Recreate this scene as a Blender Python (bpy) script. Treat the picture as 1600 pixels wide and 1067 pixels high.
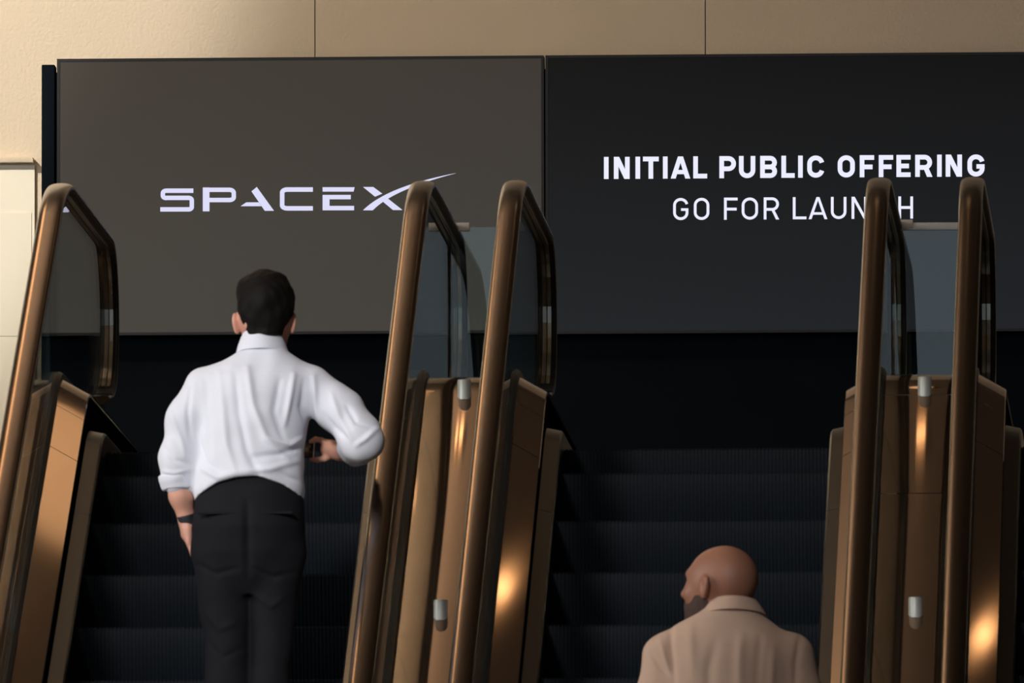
import bpy, bmesh, math, random
import numpy as np
from mathutils import Vector, Matrix

for o in list(bpy.data.objects):
    bpy.data.objects.remove(o)
scn = bpy.context.scene
COL = scn.collection
R = math.radians
random.seed(7)

# ------------------------------------------------------------------ camera
F_PX = 23700.0
CAM = Vector((3.0, -51.7, 1.5))
YAW, PITCH, ROLL = 2.84, 5.34, 0.10
fwd = Vector((-math.sin(R(YAW)) * math.cos(R(PITCH)), math.cos(R(YAW)) * math.cos(R(PITCH)), math.sin(R(PITCH))))
right = fwd.cross(Vector((0, 0, 1))).normalized()
up = right.cross(fwd)
rr = R(ROLL)
right, up = right * math.cos(rr) - up * math.sin(rr), up * math.cos(rr) + right * math.sin(rr)
camd = bpy.data.cameras.new('camera')
camd.sensor_width = 36.0
camd.lens = 36.0 * F_PX / 1600.0
camd.clip_end = 400
camd.dof.use_dof = True
camd.dof.focus_distance = 60.0
camd.dof.aperture_fstop = 16.0
cam = bpy.data.objects.new('camera', camd)
COL.objects.link(cam)
cam.matrix_world = Matrix((
    (right.x, up.x, -fwd.x, CAM.x), (right.y, up.y, -fwd.y, CAM.y),
    (right.z, up.z, -fwd.z, CAM.z), (0, 0, 0, 1)))
scn.camera = cam


def at(px, py, y):
    """point on the vertical plane of depth y that is seen at pixel px, py"""
    d = fwd + right * ((px - 800) / F_PX) + up * ((533.5 - py) / F_PX)
    t = (y - CAM.y) / d.y
    return CAM + d * t


# ------------------------------------------------------------------ light
scn.view_settings.view_transform = 'Standard'
scn.view_settings.look = 'None'
scn.view_settings.exposure = 0.0
scn.view_settings.gamma = 1.0
scn.view_settings.use_curve_mapping = False
scn.cycles.transparent_max_bounces = 32
w = bpy.data.worlds.new('world')
scn.world = w
w.use_nodes = True
w.node_tree.nodes['Background'].inputs[0].default_value = (0.85, 0.72, 0.6, 1)
w.node_tree.nodes['Background'].inputs[1].default_value = 0.015


def light(name, kind, loc, aim, power, color, **kw):
    l = bpy.data.lights.new(name, kind)
    l.energy = power
    l.color = color
    for k, v in kw.items():
        setattr(l, k, v)
    o = bpy.data.objects.new(name, l)
    COL.objects.link(o)
    o.location = loc
    o.rotation_euler = (Vector(aim) - Vector(loc)).to_track_quat('-Z', 'Y').to_euler()
    return o


light('entrance_daylight', 'AREA', (-6, -74, 9.0), (0.5, -1, 7.5), 1250, (0.74, 0.88, 1.0),
      shape='RECTANGLE', size=34, size_y=16)
light('atrium_key', 'SPOT', (-4.6, -20.0, 12.2), (-0.1, -3.2, 6.0), 13800, (1.0, 0.96, 0.94),
      spot_size=R(14.5), spot_blend=1.0, shadow_soft_size=1.2)
light('added_ceiling_fill', 'AREA', (-1.9, 3.8, 11.2), (-1.9, 3.8, 12.6), 190, (1.0, 0.80, 0.60),  # added unseen light, brightens the ceiling that the bronze decks mirror
      shape='RECTANGLE', size=1.6, size_y=0.6)
light('wall_washer', 'SPOT', (-6.0, 2.5, 12.2), (-4.6, 8.9, 10.2), 2500, (1.0, 0.96, 0.88),
      spot_size=R(50), spot_blend=0.22, shadow_soft_size=0.12)
light('wall_washer_wide', 'SPOT', (-6.0, 2.8, 12.2), (-4.2, 8.9, 8.6), 1050, (1.0, 0.86, 0.66),
      spot_size=R(84), spot_blend=1.0, shadow_soft_size=0.4)
light('left_window', 'AREA', (-9, -6, 8.0), (-0.5, 0.5, 6.6), 520, (1.0, 0.95, 0.88),
      shape='RECTANGLE', size=4, size_y=5)


# ------------------------------------------------------------------ materials
def mat(name, base, rough=0.5, metal=0.0, noise=None, bump=None, emit=None, strength=0.0, coat=0.0, spec=0.5,
        sheen=0.0, sss=0.0):
    m = bpy.data.materials.new(name)
    m.use_nodes = True
    nt = m.node_tree
    b = nt.nodes['Principled BSDF']
    b.inputs['Base Color'].default_value = (*base, 1)
    b.inputs['Roughness'].default_value = rough
    b.inputs['Metallic'].default_value = metal
    b.inputs['Specular IOR Level'].default_value = spec
    b.inputs['Coat Weight'].default_value = coat
    b.inputs['Coat Roughness'].default_value = 0.08
    b.inputs['Sheen Weight'].default_value = sheen
    if sss:
        b.inputs['Subsurface Weight'].default_value = sss
        b.inputs['Subsurface Radius'].default_value = (0.012, 0.004, 0.002)
        b.inputs['Subsurface Scale'].default_value = 1.0
    if emit:
        b.inputs['Emission Color'].default_value = (*emit, 1)
        b.inputs['Emission Strength'].default_value = strength
    tc = nt.nodes.new('ShaderNodeTexCoord')
    if noise:
        scale, amt, vec = noise
        mp = nt.nodes.new('ShaderNodeMapping')
        mp.inputs['Scale'].default_value = vec
        nt.links.new(tc.outputs['Object'], mp.inputs[0])
        n = nt.nodes.new('ShaderNodeTexNoise')
        n.inputs['Scale'].default_value = scale
        n.inputs['Detail'].default_value = 5
        nt.links.new(mp.outputs[0], n.inputs['Vector'])
        mx = nt.nodes.new('ShaderNodeMix')
        mx.data_type = 'RGBA'
        mx.inputs['A'].default_value = (*[c * (1 - amt) for c in base], 1)
        mx.inputs['B'].default_value = (*[min(1, c * (1 + amt)) for c in base], 1)
        nt.links.new(n.outputs[0], mx.inputs['Factor'])
        nt.links.new(mx.outputs['Result'], b.inputs['Base Color'])
    if bump:
        scale, st, dist, vec = bump
        mp = nt.nodes.new('ShaderNodeMapping')
        mp.inputs['Scale'].default_value = vec
        nt.links.new(tc.outputs['Object'], mp.inputs[0])
        n = nt.nodes.new('ShaderNodeTexNoise')
        n.inputs['Scale'].default_value = scale
        n.inputs['Detail'].default_value = 4
        nt.links.new(mp.outputs[0], n.inputs['Vector'])
        bp = nt.nodes.new('ShaderNodeBump')
        bp.inputs['Strength'].default_value = st
        bp.inputs['Distance'].default_value = dist
        nt.links.new(n.outputs[0], bp.inputs['Height'])
        nt.links.new(bp.outputs[0], b.inputs['Normal'])
    return m


def glass_mat(name, tint, ior=1.5, rough=0.0):
    m = bpy.data.materials.new(name)
    m.use_nodes = True
    nt = m.node_tree
    nt.nodes.clear()
    out = nt.nodes.new('ShaderNodeOutputMaterial')
    tr = nt.nodes.new('ShaderNodeBsdfTransparent')
    tr.inputs[0].default_value = (*tint, 1)
    gl = nt.nodes.new('ShaderNodeBsdfGlossy')
    gl.inputs['Roughness'].default_value = rough
    fr = nt.nodes.new('ShaderNodeFresnel')
    # the pane is a solid slab but its light path is not bent, so the far face takes the same index as the near one
    ge = nt.nodes.new('ShaderNodeNewGeometry')
    mr = nt.nodes.new('ShaderNodeMapRange')
    mr.inputs['To Min'].default_value = ior
    mr.inputs['To Max'].default_value = 1.0 / ior
    nt.links.new(ge.outputs['Backfacing'], mr.inputs['Value'])
    nt.links.new(mr.outputs[0], fr.inputs[0])
    mx = nt.nodes.new('ShaderNodeMixShader')
    nt.links.new(fr.outputs[0], mx.inputs[0])
    nt.links.new(tr.outputs[0], mx.inputs[1])
    nt.links.new(gl.outputs[0], mx.inputs[2])
    nt.links.new(mx.outputs[0], out.inputs[0])
    return m


M = {}
M['rail'] = mat('handrail_bronze', (0.082, 0.046, 0.025), 0.19, 1.0, noise=(3, 0.12, (1, 1, 1)))
M['liner'] = mat('handrail_liner', (0.008, 0.008, 0.009), 0.5, noise=(5, 0.2, (1, 1, 1)), spec=0.25)
M['bronze'] = mat('bronze_deck', (0.38, 0.26, 0.185), 0.06, 0.95, noise=(2.2, 0.10, (6, 1, 1)))
M['ledge'] = mat('dark_bronze', (0.050, 0.041, 0.036), 0.30, 0.85, noise=(3, 0.2, (1, 1, 1)))
M['black'] = mat('black_paint', (0.006, 0.0085, 0.0125), 0.9, noise=(5, 0.2, (1, 1, 1)), spec=0.0)
M['rubber'] = mat('black_rubber', (0.012, 0.013, 0.015), 0.4, noise=(5, 0.2, (1, 1, 1)), spec=0.3)
M['step'] = mat('step_black', (0.0058, 0.0088, 0.0130), 0.55, 0.0, spec=0.12, noise=(6, 0.25, (1, 1, 1)))
M['steel'] = mat('brushed_steel', (0.62, 0.56, 0.48), 0.22, 1.0, noise=(12, 0.08, (1, 8, 1)))
M['alu'] = mat('satin_aluminium', (0.78, 0.76, 0.74), 0.45, 0.3, noise=(20, 0.06, (1, 1, 1)))
M['clip'] = mat('clip_metal', (0.86, 0.78, 0.70), 0.5, 0.0, noise=(20, 0.06, (1, 1, 1)))
M['glass'] = glass_mat('clear_glass', (0.90, 0.94, 0.93))
M['glass2'] = glass_mat('barrier_glass', (0.86, 0.92, 0.92), 1.6)
M['wall'] = mat('wall_stucco', (0.66, 0.56, 0.435), 0.85, noise=(1.1, 0.06, (1, 1, 1)), bump=(70, 0.5, 0.006, (1, 1, 1)))
M['wall2'] = mat('painted_panel', (0.80, 0.76, 0.64), 0.6, noise=(1.0, 0.04, (1, 1, 1)))
M['floor'] = mat('stone_floor', (0.12, 0.105, 0.09), 0.4, noise=(2, 0.2, (1, 1, 1)))
M['ceil'] = mat('ceiling_paint', (0.26, 0.23, 0.195), 0.8, noise=(1, 0.05, (1, 1, 1)))
M['lamp'] = mat('warm_lamp', (1, 0.8, 0.55), 0.5, emit=(1.0, 0.66, 0.34), strength=22)
M['lamp_soft'] = mat('soft_warm_lamp', (1, 0.8, 0.55), 0.5, emit=(1.0, 0.58, 0.27), strength=5.5)
M['lamp_spot'] = mat('spot_warm_lamp', (1, 0.8, 0.55), 0.5, emit=(1.0, 0.60, 0.28), strength=12)
M['lamp_glow'] = mat('dim_warm_lamp', (1, 0.8, 0.55), 0.5, emit=(1.0, 0.66, 0.36), strength=1.0)


# ------------------------------------------------------------------ helpers
def link(name, mesh, m=None, parent=None):
    o = bpy.data.objects.new(name, mesh)
    COL.objects.link(o)
    if m is not None and len(mesh.materials) == 0:
        mesh.materials.append(m)
    if parent is not None:
        o.parent = parent
    return o


def pydata(name, vs, fs, m, parent=None, smooth=False, auto=None):
    me = bpy.data.meshes.new(name)
    me.from_pydata([tuple(v) for v in vs], [], fs)
    me.validate()
    bm = bmesh.new()
    bm.from_mesh(me)
    bmesh.ops.recalc_face_normals(bm, faces=bm.faces)
    bm.to_mesh(me)
    bm.free()
    if smooth:
        me.shade_smooth()
        if auto:
            me.set_sharp_from_angle(angle=R(auto))
    return link(name, me, m, parent)


def box_vf(x0, x1, y0, y1, z0, z1, base=0):
    v = [(x0, y0, z0), (x1, y0, z0), (x1, y1, z0), (x0, y1, z0), (x0, y0, z1), (x1, y0, z1), (x1, y1, z1), (x0, y1, z1)]
    f = [(0, 3, 2, 1), (4, 5, 6, 7), (0, 1, 5, 4), (1, 2, 6, 5), (2, 3, 7, 6), (3, 0, 4, 7)]
    return v, [tuple(i + base for i in q) for q in f]


def boxes(name, lst, m, parent=None, bevel=0.0):
    vs, fs = [], []
    for b in lst:
        v, f = box_vf(*b, base=len(vs))
        vs += v
        fs += f
    o = pydata(name, vs, fs, m, parent)
    if bevel:
        bm = bmesh.new()
        bm.from_mesh(o.data)
        bmesh.ops.bevel(bm, geom=bm.edges[:], offset=bevel, segments=2, affect='EDGES', profile=0.6)
        bm.to_mesh(o.data)
        bm.free()
        o.data.shade_smooth()
        o.data.set_sharp_from_angle(angle=R(40))
    return o


def empty(name, loc=(0, 0, 0)):
    o = bpy.data.objects.new(name, None)
    COL.objects.link(o)
    o.location = loc
    o.empty_display_size = 0.2
    return o


def tag(o, label=None, cat=None, group=None, kind=None):
    if label:
        o['label'] = label
    if cat:
        o['category'] = cat
    if group:
        o['group'] = group
    if kind:
        o['kind'] = kind
    return o


def copy_tree(o, parent=None):
    c = o.copy()
    COL.objects.link(c)
    c.parent = parent
    for ch in o.children:
        copy_tree(ch, c)
    return c


# ------------------------------------------------------------------ layout in metres
ZR = CAM.z + 5.41            # top of the handrail on the landing
ZF = ZR - 0.92               # landing floor
ZD = ZR - 0.695              # ridge of the decking at the glass
TAN = math.tan(R(30))
PX = [94, 657, 802, 1375, 1521]
XR = [at(p, 268, 0.0).x for p in PX]
W_ESC = ((XR[1] - XR[0]) + (XR[3] - XR[2])) / 2
GAP = ((XR[2] - XR[1]) + (XR[4] - XR[3])) / 2
X0 = sum(XR) / 5 - (0 + W_ESC + W_ESC + GAP + 2 * W_ESC + GAP + 2 * W_ESC + 2 * GAP) / 5
RAILX = [X0, X0 + W_ESC, X0 + W_ESC + GAP, X0 + 2 * W_ESC + GAP, X0 + 2 * W_ESC + 2 * GAP, X0 + 3 * W_ESC + 2 * GAP]
ESCX = [X0 + W_ESC / 2 + i * (W_ESC + GAP) for i in range(3)]
HALF = W_ESC / 2
print('LAYOUT w %.3f gap %.3f rails %s' % (W_ESC, GAP, [round(v, 3) for v in RAILX]))
YC = -0.134                  # where the sloping and the level line of the rail would meet
NEWEL_Y = 1.93               # centre of the newel half circle
NEWEL_R = 0.30
YLOW = YC - (ZF - 0.0) / TAN  # same corner at the lower floor
WALL_Y = 8.55                # front of the display screens


def bend_path(zoff_top, rad, y_end, y_start, rad2=None, n=12):
    """(y, z) polyline: level at the bottom, slope of 30 degrees, level at the top"""
    rad2 = rad2 or rad
    t = math.tan(R(15))
    pts = [(y_start, zoff_top - ZF)]
    c0 = YLOW - rad2 * t
    for i in range(n + 1):
        a = R(30) * i / n
        pts.append((c0 + rad2 * math.sin(a), zoff_top - ZF + rad2 * (1 - math.cos(a))))
    c1 = YC + rad * t
    for i in range(n + 1):
        a = R(30) * (1 - i / n)
        pts.append((c1 - rad * math.sin(a), zoff_top - rad * (1 - math.cos(a))))
    pts.append((y_end, zoff_top))
    out = [pts[0]]
    for p, q in zip(pts, pts[1:]):
        k = max(1, int(math.hypot(q[0] - p[0], q[1] - p[1]) / 0.15))
        out += [(p[0] + (q[0] - p[0]) * i / k, p[1] + (q[1] - p[1]) * i / k) for i in range(1, k + 1)]
    return out


def height(path, y):
    for (a, za), (b, zb) in zip(path, path[1:]):
        if a <= y <= b:
            return za + (zb - za) * (y - a) / max(b - a, 1e-9)
    return path[0][1] if y < path[0][0] else path[-1][1]


def shear_sweep(name, prof, path, m, parent, closed=False, cap=True, smooth=True):
    """profile of (x, dz) carried along a (y, z) path, kept upright"""
    vs, fs = [], []
    k = len(prof)
    for (y, z) in path:
        vs += [(x, y, z + dz) for x, dz in prof]
    for i in range(len(path) - 1):
        for j in range(k if closed else k - 1):
            a, b = i * k + j, i * k + (j + 1) % k
            fs.append((a, b, b + k, a + k))
    if closed and cap:
        fs.append(tuple(range(k)))
        fs.append(tuple(range((len(path) - 1) * k, len(path) * k))[::-1])
    return pydata(name, vs, fs, m, parent, smooth, 25 if smooth else None)


def frame_sweep(name, prof, path, x, m, parent, smooth=True, auto=50):
    """closed profile of (x, n) carried along a (y, z) path square to it"""
    vs, fs = [], []
    k = len(prof)
    n = len(path)
    for i, (y, z) in enumerate(path):
        a = path[max(0, i - 1)]
        b = path[min(n - 1, i + 1)]
        ty, tz = b[0] - a[0], b[1] - a[1]
        l = math.hypot(ty, tz)
        ny, nz = -tz / l, ty / l
        vs += [(x + px, y + ny * pn, z + nz * pn) for px, pn in prof]
    for i in range(n - 1):
        for j in range(k):
            a, b = i * k + j, i * k + (j + 1) % k
            fs.append((a, b, b + k, a + k))
    fs.append(tuple(range(k)))
    fs.append(tuple(range((n - 1) * k, n * k))[::-1])
    return pydata(name, vs, fs, m, parent, smooth, auto)


def slice_path(path, ya, yb):
    p = [(ya, height(path, ya))] + [q for q in path if ya < q[0] < yb] + [(yb, height(path, yb))]
    return p


# ------------------------------------------------------------------ room shell
LX, RX = -14.0, 9.0
o = boxes('floor', [(LX, RX, -90, 14, -0.3, 0.0)], M['floor'])
tag(o, kind='structure')
o = boxes('floor_landing', [(LX, RX, 2.75, 14, ZF - 0.45, ZF)], M['floor'])
tag(o, kind='structure')
o = boxes('ceiling', [(LX, RX, -30, 14, 12.6, 12.9)], M['ceil'])
tag(o, kind='structure')

# back wall: backing with large stucco panels set on it, joints recessed
WB = WALL_Y + 0.55
wall = boxes('wall_back', [(LX, RX, WB + 0.02, WB + 0.3, ZF, 12.6)], M['black'])
tag(wall, kind='structure')
s1 = at(492, 40, WB).x
s2 = at(1102, 40, WB).x
pw = s2 - s1
xs = [s1 + (i - 6) * pw for i in range(15)]
me0 = None
for i in range(len(xs) - 1):
    xa, xb = max(LX, xs[i]), min(RX, xs[i + 1])
    if xb - xa < 0.1:
        continue
    boxes('wall_panel', [(xa + 0.002, xb - 0.002, WB, WB + 0.03, ZF, 12.6)], M['wall'], wall)

# pale framed panel on the wall beside the display
pa = at(54, 258, WB - 0.02)
door = boxes('door_1', [(pa.x - 1.1, pa.x, WB - 0.018, WB - 0.001, ZF, pa.z)], M['wall2'])
tag(door, kind='structure')
zt0, zt1 = at(20, 254, WB - 0.05).z, at(20, 246, WB - 0.05).z
boxes('door_head', [(pa.x - 1.16, pa.x - 0.003, WB - 0.06, WB - 0.001, zt0, zt1)], M['wall'], door, 0.004)
zl = at(20, 331, WB - 0.05).z
boxes('door_rail', [(pa.x - 1.1, pa.x - 0.012, WB - 0.021, WB - 0.0185, zl - 0.5, zl)], M['wall2'], door)

# ------------------------------------------------------------------ video displays
def display(name, px0, px1, pyt, pyb, body, label):
    a, b = at(px0, pyt, WALL_Y), at(px1, pyb, WALL_Y)
    root = empty(name, ((a.x + b.x) / 2, WALL_Y, b.z))
    tag(root, label, 'display', 'wall displays behind the escalators')
    x0, x1, z0, z1 = a.x - root.location.x, b.x - root.location.x, 0.0, a.z - b.z
    boxes('housing', [(x0, x1, 0.012, 0.09, z0, z1)], M['black'], root, 0.003)
    bz = 0.011
    for q in ((x0, x1, 0, 0.012, z1 - bz, z1), (x0, x1, 0, 0.012, z0, z0 + bz),
              (x0, x0 + bz, 0, 0.012, z0 + bz, z1 - bz), (x1 - bz, x1, 0, 0.012, z0 + bz, z1 - bz)):
        boxes('bezel', [q], M['bezel'], root)
    boxes('screen', [(x0 + bz, x1 - bz, 0.004, 0.0115, z0 + bz, z1 - bz)], body, root)
    return root


def screen_mat(name, base, emit, st, c2, rough):
    m = mat(name, base, rough, spec=0.15)
    nt = m.node_tree
    b = nt.nodes['Principled BSDF']
    tc = nt.nodes.new('ShaderNodeTexCoord')
    sx = nt.nodes.new('ShaderNodeSeparateXYZ')
    nt.links.new(tc.outputs['Generated'], sx.inputs[0])
    mx = nt.nodes.new('ShaderNodeMix')
    mx.data_type = 'RGBA'
    mx.inputs['A'].default_value = (*emit, 1)
    mx.inputs['B'].default_value = (*c2, 1)
    nt.links.new(sx.outputs['Z'], mx.inputs['Factor'])
    nt.links.new(mx.outputs['Result'], b.inputs['Emission Color'])
    b.inputs['Emission Strength'].default_value = st
    return m


M['bezel'] = mat('display_bezel', (0.012, 0.013, 0.015), 0.4)
M['screen_l'] = screen_mat('screen_grey', (0.045, 0.040, 0.036), (0.036, 0.0365, 0.033), 1.0, (0.027, 0.0245, 0.0215), 0.55)
M['screen_r'] = screen_mat('screen_dark', (0.004, 0.004, 0.004), (0.0125, 0.0145, 0.0175), 1.0, (0.0040, 0.0043, 0.0047), 0.5)
M['letter'] = mat('lit_letter', (0.02, 0.02, 0.02), 0.5, emit=(0.70, 0.70, 0.93), strength=1.0)
M['letter2'] = mat('lit_letter_white', (0.02, 0.02, 0.02), 0.5, emit=(0.83, 0.84, 1.0), strength=1.0)

dl = display('video_display', 89, 850.5, 92, 519.5, M['screen_l'],
             'large grey wall display showing a lit wide-letter wordmark with a sweeping tail')
dr = display('video_display', 852, 1613, 86.5, 517, M['screen_r'],
             'large near-black wall display with two lines of lit capital lettering')
# black stand that carries the displays
p0, p1 = at(65, 101, WALL_Y + 0.2), at(1640, 101, WALL_Y + 0.2)
st = empty('display_stand', ((p0.x + p1.x) / 2, WALL_Y + 0.25, ZF))
tag(st, 'tall black display stand behind and under the two wall displays', 'stand')
hx = (p1.x - p0.x) / 2
boxes('back_board', [(-hx, hx, 0.06, 0.12, 0, p0.z - ZF - 0.02)], M['black'], st)
boxes('side_channel', [(-hx, -hx + 0.052, -0.05, 0.055, 0, p0.z - ZF)], M['black'], st, 0.004)
boxes('side_channel', [(hx - 0.052, hx, -0.05, 0.055, 0, p0.z - ZF)], M['black'], st, 0.004)
zb = at(400, 521, WALL_Y).z - ZF
for i in range(2):
    xa = -hx + 0.06 + i * (hx - 0.03)
    boxes('plinth_panel', [(xa, xa + hx - 0.09, -0.14, 0.055, 0, zb - 0.004)], M['black'], st, 0.004)


def flat_letter(root, polys, m, name='letter'):
    """polys: lists of (px, py) outlines in picture measure on the screen, thin raised print"""
    vs, fs = [], []
    for pl in polys:
        n = len(pl)
        pts = [at(px, py, WALL_Y) for px, py in pl]
        b = len(vs)
        vs += [(p.x - root.location.x, 0.0018, p.z - root.location.z) for p in pts]
        vs += [(p.x - root.location.x, 0.0038, p.z - root.location.z) for p in pts]
        fs.append(tuple(range(b, b + n)))
        fs.append(tuple(range(b + n, b + 2 * n))[::-1])
        for i in range(n):
            fs.append((b + i, b + n + i, b + n + (i + 1) % n, b + (i + 1) % n))
    me = bpy.data.meshes.new(name)
    me.from_pydata(vs, [], fs)
    bm = bmesh.new()
    bm.from_mesh(me)
    bmesh.ops.triangulate(bm, faces=[f for f in bm.faces if len(f.verts) > 4])
    bmesh.ops.recalc_face_normals(bm, faces=bm.faces)
    bm.to_mesh(me)
    bm.free()
    return link(name, me, m, root)


def ribbon(path, wd, closed=False):
    """quads along a polyline of constant width"""
    n = len(path)
    L, Rr = [], []
    for i, p in enumerate(path):
        if closed:
            a, b = path[(i - 1) % n], path[(i + 1) % n]
        else:
            a, b = path[max(i - 1, 0)], path[min(i + 1, n - 1)]
        d1 = (p[0] - a[0], p[1] - a[1])
        d2 = (b[0] - p[0], b[1] - p[1])
        def nrm(d):
            l = math.hypot(*d)
            return (d[0] / l, d[1] / l) if l > 1e-9 else None
        u1, u2 = nrm(d1), nrm(d2)
        u1 = u1 or u2
        u2 = u2 or u1
        t = nrm((u1[0] + u2[0], u1[1] + u2[1]))
        c = max(0.4, t[0] * u1[0] + t[1] * u1[1])
        nx, ny = -t[1] * wd / 2 / c, t[0] * wd / 2 / c
        L.append((p[0] + nx, p[1] + ny))
        Rr.append((p[0] - nx, p[1] - ny))
    out = []
    for i in range(n if closed else n - 1):
        j = (i + 1) % n
        out.append([L[i], L[j], Rr[j], Rr[i]])
    return out


def arc(cx, cy, rx, ry, a0, a1, n=8):
    return [(cx + rx * math.cos(R(a0 + (a1 - a0) * i / n)), cy + ry * math.sin(R(a0 + (a1 - a0) * i / n))) for i in range(n + 1)]


# wordmark, outlines read from the photograph (crop scale 2.5 at 220,240)
def W(pts):
    return [(220 + x / 2.5, 240 + y / 2.5) for x, y in pts]


def Wl(polys):
    return [W(p) for p in polys]


S = [(205, 144.5), (100, 144.5)] + arc(100, 154, 14, 9.5, -90, -180, 5) + [(86, 162)] + arc(98, 164, 12, 9, 180, 90, 5) + \
    [(100, 172.5), (186, 172.5)] + arc(186, 182, 13, 9.5, -90, 0, 5) + [(199, 205)] + arc(187, 208, 12, 9.5, 0, 90, 5) + [(186, 217.5), (76, 217.5)]
flat_letter(dl, Wl(ribbon(S, 17)), M['letter'])
P = [(251, 225), (251, 141), (340, 141)] + arc(346, 153, 17, 12, -90, 0, 5) + [(363, 166)] + arc(346, 170, 17, 11, 0, 90, 5) + [(340, 181), (262, 181)]
flat_letter(dl, Wl([[(242, 225), (268, 225), (268, 132), (242, 132)]] + ribbon(P[2:-1] + [(266, 181)], 17) + ribbon([(266, 141), (340, 141)], 17)), M['letter'])
flat_letter(dl, Wl([[(432, 147), (453, 130), (520, 223), (484, 223)], [(412, 190), (461, 190), (471, 205), (390, 205)]]), M['letter'])
C = [(672, 140), (572, 140)] + arc(572, 152, 20, 12, -90, -180, 6) + [(552, 200)] + arc(572, 202, 20, 11.5, 180, 90, 6) + [(572, 213.5), (672, 213.5)]
flat_letter(dl, Wl(ribbon(C, 17.5)), M['letter'])
flat_letter(dl, Wl([[(710, 131), (835, 131), (831, 148), (710, 148)],
                    [(710, 161), (820, 161), (820, 178), (737, 178), (737, 204), (833, 204), (833, 221), (710, 221)]]), M['letter'])
# crossing strokes of the last letter, with the sweeping tail
n = 22
top_c, bot_c = [], []
B0, B1, B2 = (868, 221), (960, 128), (1230, 76)
D0, D1, D2 = (906, 221), (985, 140), (1230, 76.5)
for i in range(n + 1):
    t = i / n
    top_c.append(tuple((1 - t) ** 2 * a + 2 * t * (1 - t) * b + t * t * c for a, b, c in zip(B0, B1, B2)))
    bot_c.append(tuple((1 - t) ** 2 * a + 2 * t * (1 - t) * b + t * t * c for a, b, c in zip(D0, D1, D2)))
sw = [[top_c[i], top_c[i + 1], bot_c[i + 1], bot_c[i]] for i in range(n)]
flat_letter(dl, Wl(sw), M['letter'])
flat_letter(dl, Wl([[(868, 130), (908, 130), (943, 156), (915, 168)], [(945, 187), (966, 176), (1022, 220), (985, 220)]]), M['letter'])


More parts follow.
